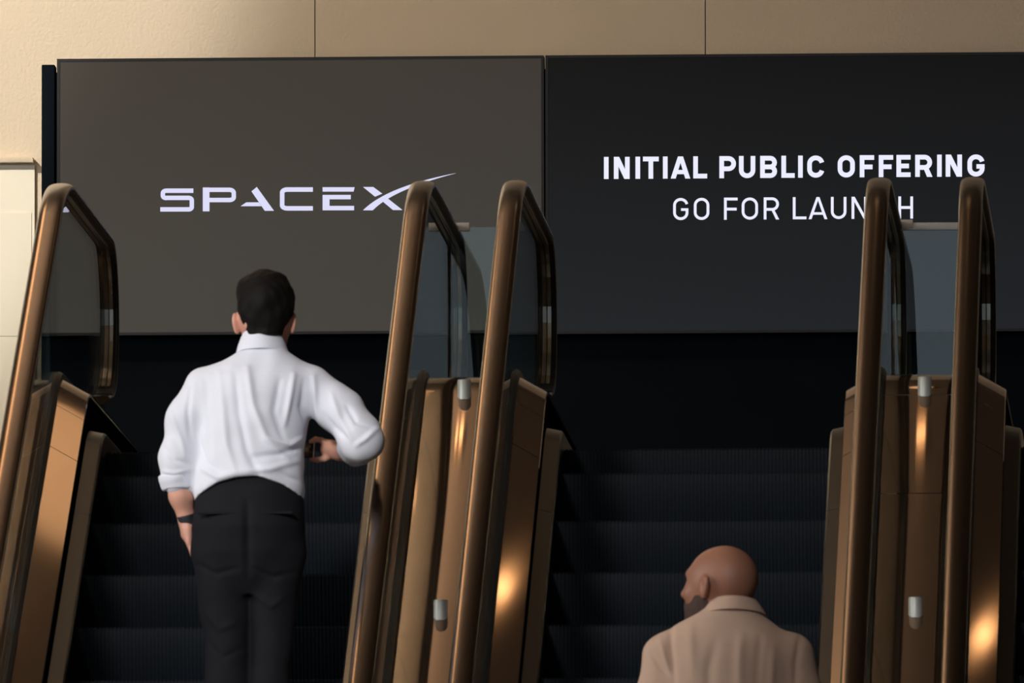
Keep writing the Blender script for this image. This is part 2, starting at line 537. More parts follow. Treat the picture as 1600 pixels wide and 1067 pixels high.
# two lines of narrow sans capitals built from strokes
def glyph(ch, x0, x1, yt, yb, wd):
    h = wd / 2
    l, r, t, b = x0 + h, x1 - h, yt + h, yb - h
    m_ = (yt + yb) / 2
    rd = min((r - l) / 2, (b - t) * 0.42)
    ry = rd * 0.95
    if ch == 'I':
        return ribbon([((x0 + x1) / 2, yt), ((x0 + x1) / 2, yb)], wd)
    if ch == 'N':
        return ribbon([(l, yb), (l, yt)], wd) + ribbon([(r, yb), (r, yt)], wd) + [[(x0, yt), (x0 + wd * 1.15, yt), (x1, yb), (x1 - wd * 1.15, yb)]]
    if ch == 'T':
        return ribbon([(x0, t), (x1, t)], wd) + ribbon([((x0 + x1) / 2, t), ((x0 + x1) / 2, yb)], wd)
    if ch == 'A':
        c = (x0 + x1) / 2
        return [[(x0, yb), (x0 + wd * 1.08, yb), (c + wd * 0.42, yt), (c - wd * 0.55, yt)],
                [(x1, yb), (x1 - wd * 1.08, yb), (c - wd * 0.42, yt), (c + wd * 0.55, yt)],
                [(x0 + (x1 - x0) * 0.22, yb - (yb - yt) * 0.2), (x1 - (x1 - x0) * 0.22, yb - (yb - yt) * 0.2),
                 (x1 - (x1 - x0) * 0.22, yb - (yb - yt) * 0.2 - wd * 0.9), (x0 + (x1 - x0) * 0.22, yb - (yb - yt) * 0.2 - wd * 0.9)]]
    if ch == 'L':
        return ribbon([(l, yt), (l, b), (x1, b)], wd)
    if ch in 'PR':
        my = m_ + h * 0.7
        k = (my - t) / 2
        bowl = [(l, t), (r - k, t)] + arc(r - k, t + k, k, k, -90, 90, 10) + [(r - k, my), (l, my)]
        g = ribbon([(l, yb), (l, yt)], wd) + ribbon(bowl, wd)
        if ch == 'R':
            xm = (l + r) / 2
            g.append([(xm - wd * 0.1, my), (xm + wd * 1.0, my), (x1 + wd * 0.1, yb), (x1 - wd * 1.1, yb)])
        return g
    if ch == 'U':
        return ribbon([(l, yt), (l, b - ry)] + arc(l + rd, b - ry, rd, ry, 180, 90, 8) + arc(r - rd, b - ry, rd, ry, 90, 0, 8) + [(r, yt)], wd)
    if ch == 'B':
        k = (m_ - t) / 2
        k2 = (b - m_) / 2
        return ribbon([(l, yb), (l, yt)], wd) + ribbon([(l, t), (r - k - 0.6, t)] + arc(r - k - 0.6, t + k, k, k, -90, 90, 8) + [(r - k - 1, m_), (l, m_)], wd) + \
            ribbon([(l, m_), (r - k2, m_)] + arc(r - k2, m_ + k2, k2, k2, -90, 90, 8) + [(r - k2, b), (l, b)], wd)
    if ch in 'CG':
        g = arc(r - rd, t + ry, rd, ry, -12, -90, 6) + arc(l + rd, t + ry, rd, ry, -90, -180, 8) + arc(l + rd, b - ry, rd, ry, 180, 90, 8) + arc(r - rd, b - ry, rd, ry, 90, 12 if ch == 'C' else 0, 6)
        if ch == 'C':
            return ribbon(g, wd)
        return ribbon(g + [(r, m_ + h * 0.4)], wd) + ribbon([((l + r) / 2 + wd * 0.1, m_ + h * 0.4), (x1, m_ + h * 0.4)], wd * 0.95)
    if ch == 'O':
        g = arc(r - rd, t + ry, rd, ry, 0, -90, 8) + arc(l + rd, t + ry, rd, ry, -90, -180, 8) + arc(l + rd, b - ry, rd, ry, 180, 90, 8) + arc(r - rd, b - ry, rd, ry, 90, 0, 8)
        return ribbon(g, wd, True)
    if ch == 'F':
        return ribbon([(l, yb), (l, t), (x1, t)], wd) + ribbon([(l, m_ + h * 0.3), (x1 - wd * 0.35, m_ + h * 0.3)], wd)
    if ch == 'E':
        return ribbon([(x1, b), (l, b), (l, t), (x1, t)], wd) + ribbon([(l, m_), (x1 - wd * 0.35, m_)], wd)
    if ch == 'H':
        return ribbon([(l, yt), (l, yb)], wd) + ribbon([(r, yt), (r, yb)], wd) + ribbon([(l, m_), (r, m_)], wd)


line1 = [('I', 55, 73), ('N', 92, 150), ('I', 171, 189), ('T', 199, 257), ('I', 272, 290), ('A', 301, 373), ('L', 384, 435),
         ('P', 480, 541), ('U', 552, 612), ('B', 630, 692), ('L', 708, 757), ('I', 769, 787), ('C', 803, 866),
         ('O', 915, 978), ('F', 996, 1049), ('F', 1066, 1119), ('E', 1131, 1183), ('R', 1200, 1262), ('I', 1280, 1298), ('N', 1312, 1372), ('G', 1392, 1455)]
line2 = [('G', 310, 366), ('O', 386, 443), ('F', 497, 547), ('O', 562, 622), ('R', 643, 699), ('L', 750, 800), ('A', 808, 877), ('U', 890, 947), ('N', 966, 1022), ('C', 1041, 1096), ('H', 1138, 1192)]
for ch, a, b in line1:
    sl = (a - 55) / 1400 * -9.5
    g = glyph(ch, a, b, 59 + sl, 140 + sl, 17)
    flat_letter(dr, [[(920 + x / 2.353, 220 + y / 2.353) for x, y in p] for p in g], M['letter2'])
for ch, a, b in line2:
    sl = (a - 310) / 880 * -6
    g = glyph(ch, a, b, 210 + sl, 291 + sl, 10)
    flat_letter(dr, [[(920 + x / 2.353, 220 + y / 2.353) for x, y in p] for p in g], M['letter2'])

# ------------------------------------------------------------------ escalators
RAIL_PATH = bend_path(ZR, 1.30, NEWEL_Y, YLOW - 1.3, 1.2)
DECK_PATH = bend_path(ZD, 0.55, NEWEL_Y + 0.42, YLOW - 1.75, 1.2)
STEP_PATH = bend_path(ZF, 1.6, 3.0, YLOW - 2.2, 1.6)


def newel(path, r, y_top, y_bot):
    """close the level ends of a rail path with half circles"""
    z1, z0 = path[-1][1], path[0][1]
    n = 14
    up_ = [(y_top + r * math.sin(math.pi * i / n), z1 - r + r * math.cos(math.pi * i / n)) for i in range(1, n + 1)]
    lo = [(y_bot - r * math.sin(math.pi * i / n), z0 - r + r * math.cos(math.pi * i / n)) for i in range(1, n + 1)][::-1]
    return [(lo[0][0] + 0.12, lo[0][1] - 0.015)] + lo + path + up_ + [(up_[-1][0] - 0.14, up_[-1][1] - 0.02)]


RAIL_LOOP = newel(RAIL_PATH, NEWEL_R, NEWEL_Y, YLOW - 1.3)
rail_prof = [(-0.028, -0.030), (-0.036, -0.0275), (-0.0398, -0.0225)] + \
    [(0.0405 * math.copysign(abs(math.cos(R(a))) ** 0.85, math.cos(R(a))), -0.018 + 0.018 * math.sin(R(a)) ** 0.9) for a in range(180, -1, -15)] + \
    [(0.0398, -0.0225), (0.036, -0.0275), (0.028, -0.030)]


def deck_side(sx):
    return [(sx * 0.020, 0.0), (sx * 0.112, -0.052), (sx * 0.114, -0.060)]


def step_mesh():
    """one step: cleated tread and curved cleated riser; origin at the nosing, x centred"""
    hw = HALF - 0.167
    depth, rise = 0.402, 0.215
    prof = [(0.0, 0.0), (-0.004, -0.006)]
    n = 7
    for i in range(1, n + 1):
        t = i / n
        prof.append((-0.004 + 0.035 * t * t + 0.012 * t, -0.006 - (rise) * t))
    cle = 72
    cw = 2 * hw / cle
    vs, fs = [], []
    # solid body slightly behind the cleats
    inset = 0.004
    for x in (-hw, hw):
        vs += [(x, depth, -inset), (x, inset, -inset)] + [(x, y + inset, z) for y, z in prof[1:]] + [(x, depth, prof[-1][1])]
    k = len(vs) // 2
    for j in range(k):
        fs.append((j, (j + 1) % k, (j + 1) % k + k, j + k))
    fs.append(tuple(range(k)))
    fs.append(tuple(range(k, 2 * k))[::-1])
    for c in range(cle):
        xa = -hw + (c + 0.14) * cw
        xb = xa + cw * 0.72
        b = len(vs)
        out = [(depth, 0.0)] + prof
        for x in (xa, xb):
            vs += [(x, y, z) for y, z in out]
        kk = len(out)
        for j in range(kk - 1):
            fs.append((b + j, b + j + 1, b + kk + j + 1, b + kk + j))
        # sides down to the body
        b2 = len(vs)
        inn = [(depth, -inset), (inset, -inset)] + [(y + inset, z) for y, z in prof[1:]]
        for x in (xa, xb):
            vs += [(x, y, z) for y, z in inn]
        for j in range(kk - 1):
            fs.append((b + j, b2 + j, b2 + j + 1, b + j + 1))
            fs.append((b + kk + j, b + kk + j + 1, b2 + kk + j + 1, b2 + kk + j))
    me = bpy.data.meshes.new('step')
    me.from_pydata(vs, [], fs)
    me.validate()
    bm = bmesh.new()
    bm.from_mesh(me)
    bmesh.ops.recalc_face_normals(bm, faces=bm.faces)
    bm.to_mesh(me)
    bm.free()
    me.materials.append(M['step'])
    return me


def path_len_points(path, start_y, start_off, gap, count):
    """points every gap metres of arc length going down from start_y"""
    dense = []
    y = start_y
    while y > YLOW - 1.2:
        dense.append((y, height(path, y)))
        y -= 0.01
    out, acc = [], start_off
    last = dense[0]
    d = 0.0
    nxt = start_off
    for p in dense[1:]:
        d += math.hypot(p[0] - last[0], p[1] - last[1])
        last = p
        if d >= nxt:
            out.append(p)
            nxt += gap
    return out[:count]


STEP_PHASE = 0.0
STEP_POS = path_len_points(STEP_PATH, 0.9, 0.05 + STEP_PHASE, 0.404, 40)
STEP_ME = step_mesh()


def glass_panes(sx, x, parent):
    """clear panes between rail and decking, each its own mesh"""
    lo_y = YLOW - 1.3 - NEWEL_R + 0.05
    cuts = [YLOW - 1.3, YLOW - 0.2]
    y = YLOW - 0.2
    step = (-0.45 - y) / 7
    for i in range(1, 8):
        cuts.append(y + step * i)
    th = 0.006
    top = lambda yy: height(RAIL_PATH, yy) - 0.033
    bot = lambda yy: height(DECK_PATH, yy) + 0.004

    def pane(outl):
        n_ = len(outl)
        vs = [(x - th, a, b) for a, b in outl] + [(x + th, a, b) for a, b in outl]
        fs = [tuple(range(n_)), tuple(range(n_, 2 * n_))[::-1]] + [(i, (i + 1) % n_, n_ + (i + 1) % n_, n_ + i) for i in range(n_)]
        pydata('glass_pane', vs, fs, M['glass'], parent)
    for a, b in zip(cuts, cuts[1:]):
        a2, b2 = a + 0.003, b - 0.003
        ys = [a2 + (b2 - a2) * i / 8 for i in range(9)]
        pane([(q, bot(q)) for q in ys] + [(q, top(q)) for q in reversed(ys)])
    # landing pane with the round end
    a2 = cuts[-1] + 0.003
    ys = [a2 + (NEWEL_Y - a2) * i / 14 for i in range(15)]
    r = NEWEL_R - 0.033
    end = [(NEWEL_Y + r * math.sin(math.pi * i / 12), ZR - NEWEL_R + r * math.cos(math.pi * i / 12)) for i in range(1, 12)]
    pane([(q, bot(q)) for q in ys] + [(NEWEL_Y + 0.1, ZD + 0.004)] + end[::-1] + [(q, top(q)) for q in reversed(ys)])
    r0 = YLOW - 1.3
    end = [(r0 - r * math.sin(math.pi * i / 12), ZR - ZF - NEWEL_R + r * math.cos(math.pi * i / 12)) for i in range(1, 12)]
    pane([(r0 - 0.003, bot(r0)), (r0 - 0.003, top(r0))] + end + [(r0 - 0.1, ZD - ZF + 0.004)])


def build_escalator(name, label):
    root = empty(name, (0, 0, 0))
    tag(root, label, 'escalator', 'escalators side by side')
    for sx in (-1, 1):
        x = sx * HALF
        frame_sweep('handrail', rail_prof, RAIL_LOOP, x, M['rail'], root)
        for gx in (-0.0145, 0.0145):
            w_ = 0.0065
            frame_sweep('handrail_guide', [(gx - w_, -0.046), (gx + w_, -0.046), (gx + w_, -0.0346), (gx - w_, -0.0346)],
                        RAIL_LOOP[3:-3], x, M['steel'], root, False)
        frame_sweep('handrail_liner', [(-0.035, -0.0345), (0.035, -0.0345), (0.039, -0.0305), (0.0395, -0.026), (-0.0395, -0.026), (-0.039, -0.0305)], RAIL_LOOP[1:-1], x, M['liner'], root, False)
        glass_panes(sx, x, root)
        s = -sx      # towards the steps
        shear_sweep('glass_gasket', [(x - 0.019, 0.0), (x - 0.019, 0.020), (x - 0.0065, 0.028), (x + 0.0065, 0.028), (x + 0.019, 0.020), (x + 0.019, 0.0)],
                    slice_path(DECK_PATH, YLOW - 1.4, NEWEL_Y + 0.1), M['rubber'], root, closed=True)
        # inner decking in panels with joints
        cuts = [DECK_PATH[0][0], YLOW - 0.3, -8.3, -6.4, -4.5, -2.6, -0.62, -0.335, -0.225, DECK_PATH[-1][0]]
        pr = [(x + q, dz) for q, dz in deck_side(s)]
        for a, b in zip(cuts, cuts[1:]):
            shear_sweep('inner_deck', pr, slice_path(DECK_PATH, a + 0.0018, b - 0.0018), M['bronze'], root)
        pk = [(x + s * 0.1100, -0.060), (x + s * 0.1105, -0.185)]
        shear_sweep('kick_panel', pk, DECK_PATH, M['black'], root)
        # darker ledge beside the steps
        pl = [(x + s * 0.111, -0.176), (x + s * 0.160, -0.186), (x + s * 0.166, -0.194), (x + s * 0.166, -0.80)]
        cl = [DECK_PATH[0][0], YLOW - 0.3, -7.6, -4.9, -2.2, -0.72, DECK_PATH[-1][0] + 0.2]
        lp = bend_path(ZD, 0.55, NEWEL_Y + 0.7, YLOW - 1.75, 1.2)
        for a, b in zip(cl, cl[1:]):
            shear_sweep('skirt_panel', pl, slice_path(lp, a + 0.001, b - 0.001), M['ledge'], root)
    for (y, z) in STEP_POS:
        o = link('step', STEP_ME, None, root)
        o.location = (0, y, z)
    hw = HALF - 0.17
    boxes('comb_plate', [(-hw, hw, 0.95, 2.74, ZF - 0.03, ZF + 0.002)], M['steel'], root)
    boxes('comb_plate', [(-hw, hw, YLOW - 2.6, YLOW - 1.25, 0.0, 0.012)], M['steel'], root)
    tp = [(-HALF + 0.01, -0.10), (-HALF + 0.01, -1.25), (HALF - 0.01, -1.25), (HALF - 0.01, -0.10)]
    shear_sweep('truss_cladding', tp, [p for p in bend_path(ZD, 0.55, 2.74, YLOW - 1.0, 1.2) if p[1] > 1.2], M['ledge'], root)
    return root


esc = build_escalator('escalator', 'escalator carrying the man in the white shirt, leftmost in the row')
esc.location.x = ESCX[0]
e2 = copy_tree(esc)
e2.location.x = ESCX[1]
e2['label'] = 'middle escalator, the one with the bald man in a beige jacket'
e3 = copy_tree(esc)
e3.location.x = ESCX[2]
e3['label'] = 'escalator at the right edge of the picture, only its left balustrade in view'


# ------------------------------------------------------------------ decking between neighbouring escalators
def lathe(name, prof, m, parent, loc, n=20):
    vs, fs = [], []
    k = len(prof)
    for i in range(n):
        a = 2 * math.pi * i / n
        vs += [(r_ * math.cos(a), r_ * math.sin(a), z) for r_, z in prof]
    for i in range(n):
        for j in range(k - 1):
            fs.append((i * k + j, ((i + 1) % n) * k + j, ((i + 1) % n) * k + j + 1, i * k + j + 1))
    fs.append(tuple(i * k for i in range(n)))
    fs.append(tuple(i * k + k - 1 for i in range(n)))
    o = pydata(name, vs, fs, m, parent, True, 40)
    o.location = loc
    return o


def divider(xc, width, label, joints, button_ys, barrier=True, rail_bar=False):
    root = empty('divider_deck', (xc, 0, 0))
    tag(root, label, 'decking', 'bronze decking beside the escalators')
    hw = width / 2 - 0.020
    cuts = [DECK_PATH[0][0]] + joints + [DECK_PATH[-1][0]]
    for a, b in zip(cuts, cuts[1:]):
        shear_sweep('deck_panel', [(-hw, -0.03), (-hw, -0.002), (-hw + 0.006, 0.0), (hw - 0.006, 0.0), (hw, -0.002), (hw, -0.03)],
                    slice_path(DECK_PATH, a + 0.002, b - 0.002), M['bronze'], root)
    me = None
    for y in button_ys:
        z = height(DECK_PATH, y)
        if me is None:
            b = lathe('anti_slide_button', [(0.0235, -0.012), (0.0235, 0.052), (0.0215, 0.056), (0.012, 0.0565)], M['alu'], root, (0, y, z))
            me = b.data
        else:
            b = link('anti_slide_button', me, None, root)
            b.location = (0, y, z)
    if barrier:
        yb = 1.62
        zt = ZR - 0.012
        pn = boxes('barrier_pane', [(-width / 2 + 0.012, width / 2 - 0.012, yb, yb + 0.010, ZD + 0.004, zt)], M['glass2'], root)
        if rail_bar:
            boxes('barrier_cap', [(-width / 2 + 0.014, width / 2 - 0.014, yb - 0.008, yb + 0.018, zt - 0.022, zt + 0.004)], M['alu'], root, 0.003)
        for xa in (-width / 2 + 0.014, width / 2 - 0.078):
            boxes('clip', [(xa, xa + 0.064, yb - 0.016, yb + 0.026, zt - 0.014, zt + 0.014)], M['clip'], root, 0.002)
        for zz in (ZD + 0.02,):
            lathe('clip_stud', [(0.012, 0.0), (0.012, 0.016), (0.006, 0.02)], M['alu'], root, (0.03, yb - 0.012, ZD), 12)
    return root


def button_y(px, py):
    """depth on the sloping deck under the foot of a button seen at a pixel"""
    best = None
    for i in range(700):
        y = 0.6 - i * 0.01
        p = at(px, py, y)
        d = abs(p.z - height(DECK_PATH, y))
        if best is None or d < best[0]:
            best = (d, y, p.x)
    return best


for q in ((722, 620), (679, 963), (1442, 619), (1427, 970), (1425, 771), (122, 608), (97, 580)):
    print('BUTTON', q, [round(v, 3) for v in button_y(*q)])
b1, b2 = button_y(722, 620)[1], button_y(679, 963)[1]
gapb = b1 - b2
bys = [b1 - gapb * i for i in range(6)]
divider((RAILX[1] + RAILX[2]) / 2, GAP, 'bronze deck strip with round studs between the left and middle escalators',
        [YLOW - 0.3, -7.0, -3.6], bys)
jy = button_y(1425, 771)[1]
divider((RAILX[3] + RAILX[4]) / 2, GAP, 'dark bronze deck strip with round studs right of the bald man',
        [YLOW - 0.3, jy - 4.4, jy - 2.2, jy, button_y(1425, 616)[1]], bys, rail_bar=True)
divider(RAILX[0] - 0.07, 0.14, 'outer deck strip along the leftmost handrail, below the pale wall', [YLOW - 0.3, -7.0, -3.6], [], barrier=False)

# ------------------------------------------------------------------ ceiling lamps
def lamp(kind, x, y, lx, ly, label, m='lamp'):
    root = empty(kind, (x, y, 12.6))
    tag(root, label, 'lamp', 'ceiling lamps over the landing')
    boxes('lamp_housing', [(-lx / 2 - 0.03, lx / 2 + 0.03, -ly / 2 - 0.03, ly / 2 + 0.03, -0.08, 0.0)], M['ledge'], root, 0.008)
    boxes('lamp_diffuser', [(-lx / 2, lx / 2, -ly / 2, ly / 2, -0.095, -0.0805)], M[m], root)
    return root


def round_lamp(kind, x, y, r, label, m='lamp'):
    root = empty(kind, (x, y, 12.6))
    tag(root, label, 'lamp', 'ceiling lamps over the landing')
    lathe('lamp_housing', [(r + 0.03, 0.0), (r + 0.03, -0.07), (r + 0.01, -0.08)], M['ledge'], root, (0, 0, 0), 24)
    lathe('lamp_diffuser', [(r, -0.0805), (r, -0.092), (r * 0.8, -0.096)], M[m], root, (0, 0, 0), 24)
    return root

# ------------------------------------------------------------------ implicit bodies: smooth unions meshed by surface nets
class Field:
    def __init__(self, lo, hi, res):
        self.lo = np.array(lo, float)
        self.res = res
        self.n = [int(math.ceil((b - a) / res)) + 1 for a, b in zip(lo, hi)]
        self.d = np.full(self.n, 0.5, np.float32)
        self.ax = [self.lo[i] + res * np.arange(self.n[i]) for i in range(3)]

    def win(self, lo, hi):
        s = []
        for i in range(3):
            a = max(0, int((lo[i] - self.lo[i]) / self.res))
            b = min(self.n[i], int((hi[i] - self.lo[i]) / self.res) + 2)
            s.append(slice(a, max(a, b)))
        g = np.meshgrid(*[self.ax[i][s[i]] for i in range(3)], indexing='ij', sparse=True)
        return tuple(s), g

    def merge(self, s, v, k, sub=False):
        a = self.d[s]
        v = v.astype(np.float32)
        if sub:
            h = np.maximum(k - np.abs(a + v), 0) / max(k, 1e-6)
            self.d[s] = np.maximum(a, -v) + h * h * k * 0.25
        else:
            h = np.maximum(k - np.abs(a - v), 0) / max(k, 1e-6)
            self.d[s] = np.minimum(a, v) - h * h * k * 0.25

    def cone(self, p, q, r1, r2, k=0.02, sub=False):
        p, q = np.array(p, float), np.array(q, float)
        m = max(r1, r2) + k + 0.02
        s, (X, Y, Z) = self.win(np.minimum(p, q) - m, np.maximum(p, q) + m)
        e = q - p
        t = np.clip(((X - p[0]) * e[0] + (Y - p[1]) * e[1] + (Z - p[2]) * e[2]) / max(e @ e, 1e-9), 0, 1)
        v = np.sqrt((X - p[0] - t * e[0]) ** 2 + (Y - p[1] - t * e[1]) ** 2 + (Z - p[2] - t * e[2]) ** 2) - (r1 + (r2 - r1) * t)
        self.merge(s, v, k, sub)

    def chain(self, pts, k=0.02):
        for (p, r1), (q, r2) in zip(pts, pts[1:]):
            self.cone(p, q, r1, r2, k)

    def ell(self, c, r, k=0.02, rot=None, sub=False):
        c, r = np.array(c, float), np.array(r, float)
        m = r.max() + k + 0.02
        s, (X, Y, Z) = self.win(c - m, c + m)
        x, y, z = X - c[0], Y - c[1], Z - c[2]
        if rot is not None:
            A = np.array(rot.to_3x3().transposed()) if hasattr(rot, 'to_3x3') else rot
            x, y, z = A[0][0] * x + A[0][1] * y + A[0][2] * z, A[1][0] * x + A[1][1] * y + A[1][2] * z, A[2][0] * x + A[2][1] * y + A[2][2] * z
        k0 = np.sqrt((x / r[0]) ** 2 + (y / r[1]) ** 2 + (z / r[2]) ** 2)
        k1 = np.sqrt((x / r[0] ** 2) ** 2 + (y / r[1] ** 2) ** 2 + (z / r[2] ** 2) ** 2)
        self.merge(s, k0 * (k0 - 1) / np.maximum(k1, 1e-6), k, sub)

    def loft(self, st, k=0.02, power=2.0):
        """stations (z, cx, cy, rx, ry) from low to high"""
        st = sorted(st)
        zs = [a[0] for a in st]
        rx = max(a[3] for a in st) + max(abs(a[1]) for a in st) + 0.05 + k
        ry = max(a[4] for a in st) + max(abs(a[2]) for a in st) + 0.05 + k
        s, (X, Y, Z) = self.win((-rx, -ry, zs[0] - 0.03 - k), (rx, ry, zs[-1] + 0.03 + k))
        f = [np.interp(Z, zs, [a[i] for a in st]) for i in range(1, 5)]
        # soften the stations a little
        u, w_ = np.abs(X - f[0]) / f[2], np.abs(Y - f[1]) / f[3]
        g = (u ** power + w_ ** power) ** (1 / power)
        v = (g - 1) * np.minimum(f[2], f[3])
        v = np.maximum(v, np.maximum(zs[0] - Z, Z - zs[-1]))
        self.merge(s, v, k)

    def cut(self, fn):
        """keep only where fn(X, Y, Z) < 0"""
        X, Y, Z = np.meshgrid(*self.ax, indexing='ij', sparse=True)
        self.d = np.maximum(self.d, fn(X, Y, Z).astype(np.float32))

    def mesh(self, name, relax=2):
        d = self.d
        sg = d < 0
        nx, ny, nz = d.shape
        cnt = np.zeros((nx - 1, ny - 1, nz - 1), np.int8)
        for i in (0, 1):
            for j in (0, 1):
                for k in (0, 1):
                    cnt += sg[i:nx - 1 + i, j:ny - 1 + j, k:nz - 1 + k]
        act = (cnt > 0) & (cnt < 8)
        I, J, K = np.nonzero(act)
        idx = np.full(act.shape, -1, np.int64)
        idx[I, J, K] = np.arange(len(I))
        acc = np.zeros((len(I), 3))
        num = np.zeros(len(I))
        cor = [(i, j, k) for i in (0, 1) for j in (0, 1) for k in (0, 1)]
        for a in cor:
            for ax in range(3):
                if a[ax] == 1:
                    continue
                b = list(a)
                b[ax] = 1
                va = d[I + a[0], J + a[1], K + a[2]].astype(float)
                vb = d[I + b[0], J + b[1], K + b[2]].astype(float)
                m = (va < 0) != (vb < 0)
                t = va[m] / (va[m] - vb[m])
                p = np.tile(np.array(a, float), (m.sum(), 1))
                p[:, ax] += t
                acc[m] += p
                num[m] += 1
        V = acc / num[:, None] + np.stack([I, J, K], 1)
        V = V * self.res + self.lo
        quads = []
        for ax in range(3):
            sl0 = [slice(None)] * 3
            sl1 = [slice(None)] * 3
            sl0[ax] = slice(0, -1)
            sl1[ax] = slice(1, None)
            A, B = sg[tuple(sl0)], sg[tuple(sl1)]
            ch = A != B
            u, v = [(1, 2), (2, 0), (0, 1)][ax]
            e = np.argwhere(ch)
            ok = (e[:, u] > 0) & (e[:, v] > 0) & (e[:, u] < d.shape[u] - 1) & (e[:, v] < d.shape[v] - 1)
            e = e[ok]
            def cell(du, dv):
                c = e.copy()
                c[:, u] -= du
                c[:, v] -= dv
                return idx[c[:, 0], c[:, 1], c[:, 2]]
            q = np.stack([cell(1, 1), cell(0, 1), cell(0, 0), cell(1, 0)], 1)
            fl = ~A[e[:, 0], e[:, 1], e[:, 2]]
            q[fl] = q[fl][:, ::-1]
            quads.append(q)
        Q = np.concatenate(quads)
        Q = Q[(Q >= 0).all(1)]
        for _ in range(relax):
            s_ = np.zeros_like(V)
            c_ = np.zeros(len(V))
            for a in range(4):
                b = (a + 1) % 4
                np.add.at(s_, Q[:, a], V[Q[:, b]])
                np.add.at(c_, Q[:, a], 1)
                np.add.at(s_, Q[:, b], V[Q[:, a]])
                np.add.at(c_, Q[:, b], 1)
            V = V * 0.5 + 0.5 * s_ / np.maximum(c_, 1)[:, None]
        return V, Q


def normals(V, Q):
    n = np.cross(V[Q[:, 2]] - V[Q[:, 0]], V[Q[:, 3]] - V[Q[:, 1]])
    N = np.zeros_like(V)
    for a in range(4):
        np.add.at(N, Q[:, a], n)
    return N / np.maximum(np.linalg.norm(N, axis=1), 1e-9)[:, None]


def to_object(name, V, Q, m, parent):
    me = bpy.data.meshes.new(name)
    me.vertices.add(len(V))
    me.vertices.foreach_set('co', V.astype(np.float32).ravel())
    me.loops.add(len(Q) * 4)
    me.loops.foreach_set('vertex_index', Q.astype(np.int32).ravel())
    me.polygons.add(len(Q))
    me.polygons.foreach_set('loop_start', np.arange(0, len(Q) * 4, 4, dtype=np.int32))
    me.update(calc_edges=True)
    me.validate()
    me.shade_smooth()
    return link(name, me, m, parent)


def folds(V, N, lines, side=None):
    """push the cloth in or out along drawn fold lines: (list of (x, z)), height, width; back of the figure only"""
    back = np.clip(-N[:, 1] * 1.6, 0, 1)
    D = np.zeros(len(V))
    for pts, h, wd in lines:
        best = np.full(len(V), 9.0)
        tt = np.zeros(len(V))
        L = len(pts) - 1
        for i, (a, b) in enumerate(zip(pts, pts[1:])):
            a, b = np.array(a), np.array(b)
            e = b - a
            P = V[:, [0, 2]] - a
            t = np.clip((P @ e) / (e @ e), 0, 1)
            dd = np.linalg.norm(P - t[:, None] * e, axis=1)
            m = dd < best
            best[m] = dd[m]
            tt[m] = ((i + t) / L)[m]
        D += h * np.exp(-(best / wd) ** 2) * np.sin(np.clip(tt * 0.86 + 0.07, 0, 1) * math.pi) ** 0.6
    return V + N * (D * back)[:, None]


def noise3(V, s, seed):
    rg = np.random.RandomState(seed)
    out = np.zeros(len(V))
    for i in range(10):
        k = rg.normal(size=3) * s
        out += np.sin(V @ k + rg.uniform(0, 6.28))
    return out / 10 ** 0.5


def head(f, c, sc, rz, tilt=0.0, nose=1.0):
    """head of half size sc about centre c (centre of the cranium), facing +y turned by rz to the left; returns the frame"""
    A = Matrix.Rotation(rz, 3, 'Z') @ Matrix.Rotation(tilt, 3, 'X')
    c = Vector(c)

    def P(x, y, z):
        return tuple(c + A @ Vector((x * sc, y * sc, z * sc)))
    def E(p, r, k=0.02, sub=False):
        f.ell(P(*p), [v * sc for v in r], k * sc, A, sub)
    def Cn(p, q, r1, r2, k=0.02, sub=False):
        f.cone(P(*p), P(*q), r1 * sc, r2 * sc, k * sc, sub)
    E((0, -0.010, 0.010), (0.078, 0.100, 0.092))              # cranium
    E((0, 0.030, -0.010), (0.070, 0.070, 0.085), 0.03)         # forehead and face
    E((0, 0.040, -0.075), (0.058, 0.058, 0.060), 0.03)         # jaw
    E((0, 0.082, -0.118), (0.024, 0.018, 0.018), 0.03)         # chin
    Cn((-0.030, 0.086, 0.016), (0.030, 0.086, 0.016), 0.012, 0.012, 0.02)   # brow
    for s in (-1, 1):
        E((s * 0.046, 0.070, -0.036), (0.020, 0.018, 0.020), 0.025)    # cheek
        E((s * 0.032, 0.098, -0.004), (0.017, 0.014, 0.012), 0.012, True)   # eye socket
    Cn((0, 0.098, 0.002), (0, 0.120 * nose, -0.038), 0.009, 0.013, 0.014)    # nose
    for s in (-1, 1):
        E((s * 0.013, 0.108, -0.042), (0.010, 0.011, 0.008), 0.008)
    E((0, 0.100, -0.074), (0.024, 0.010, 0.006), 0.008)        # lips
    E((0, 0.098, -0.086), (0.021, 0.011, 0.007), 0.008)
    for s in (-1, 1):                                          # ears
        e = Vector((s * 0.083, -0.002, -0.018))
        Ae = A @ Matrix.Rotation(s * R(24), 3, 'Z')
        f.ell(tuple(c + A @ (e * sc)), [0.009 * sc, 0.019 * sc, 0.033 * sc], 0.008 * sc, Ae)
        f.ell(tuple(c + A @ ((e + Vector((s * 0.006, -0.013, 0.010))) * sc)), [0.007 * sc, 0.010 * sc, 0.022 * sc], 0.006 * sc, Ae)
        f.ell(tuple(c + A @ ((e + Vector((s * 0.011, 0.003, 0.002))) * sc)), [0.009 * sc, 0.010 * sc, 0.020 * sc], 0.004 * sc, Ae, True)
    return P, A


def eyes(P, sc, parent):
    for s in (-1, 1):
        o = lathe('eye', [(0.0105 * sc * math.cos(R(a)), 0.0105 * sc * math.sin(R(a))) for a in (-80, -50, -20, 0, 20, 50, 80)],
                  M['eye'], parent, P(s * 0.032, 0.084, -0.004), 14)


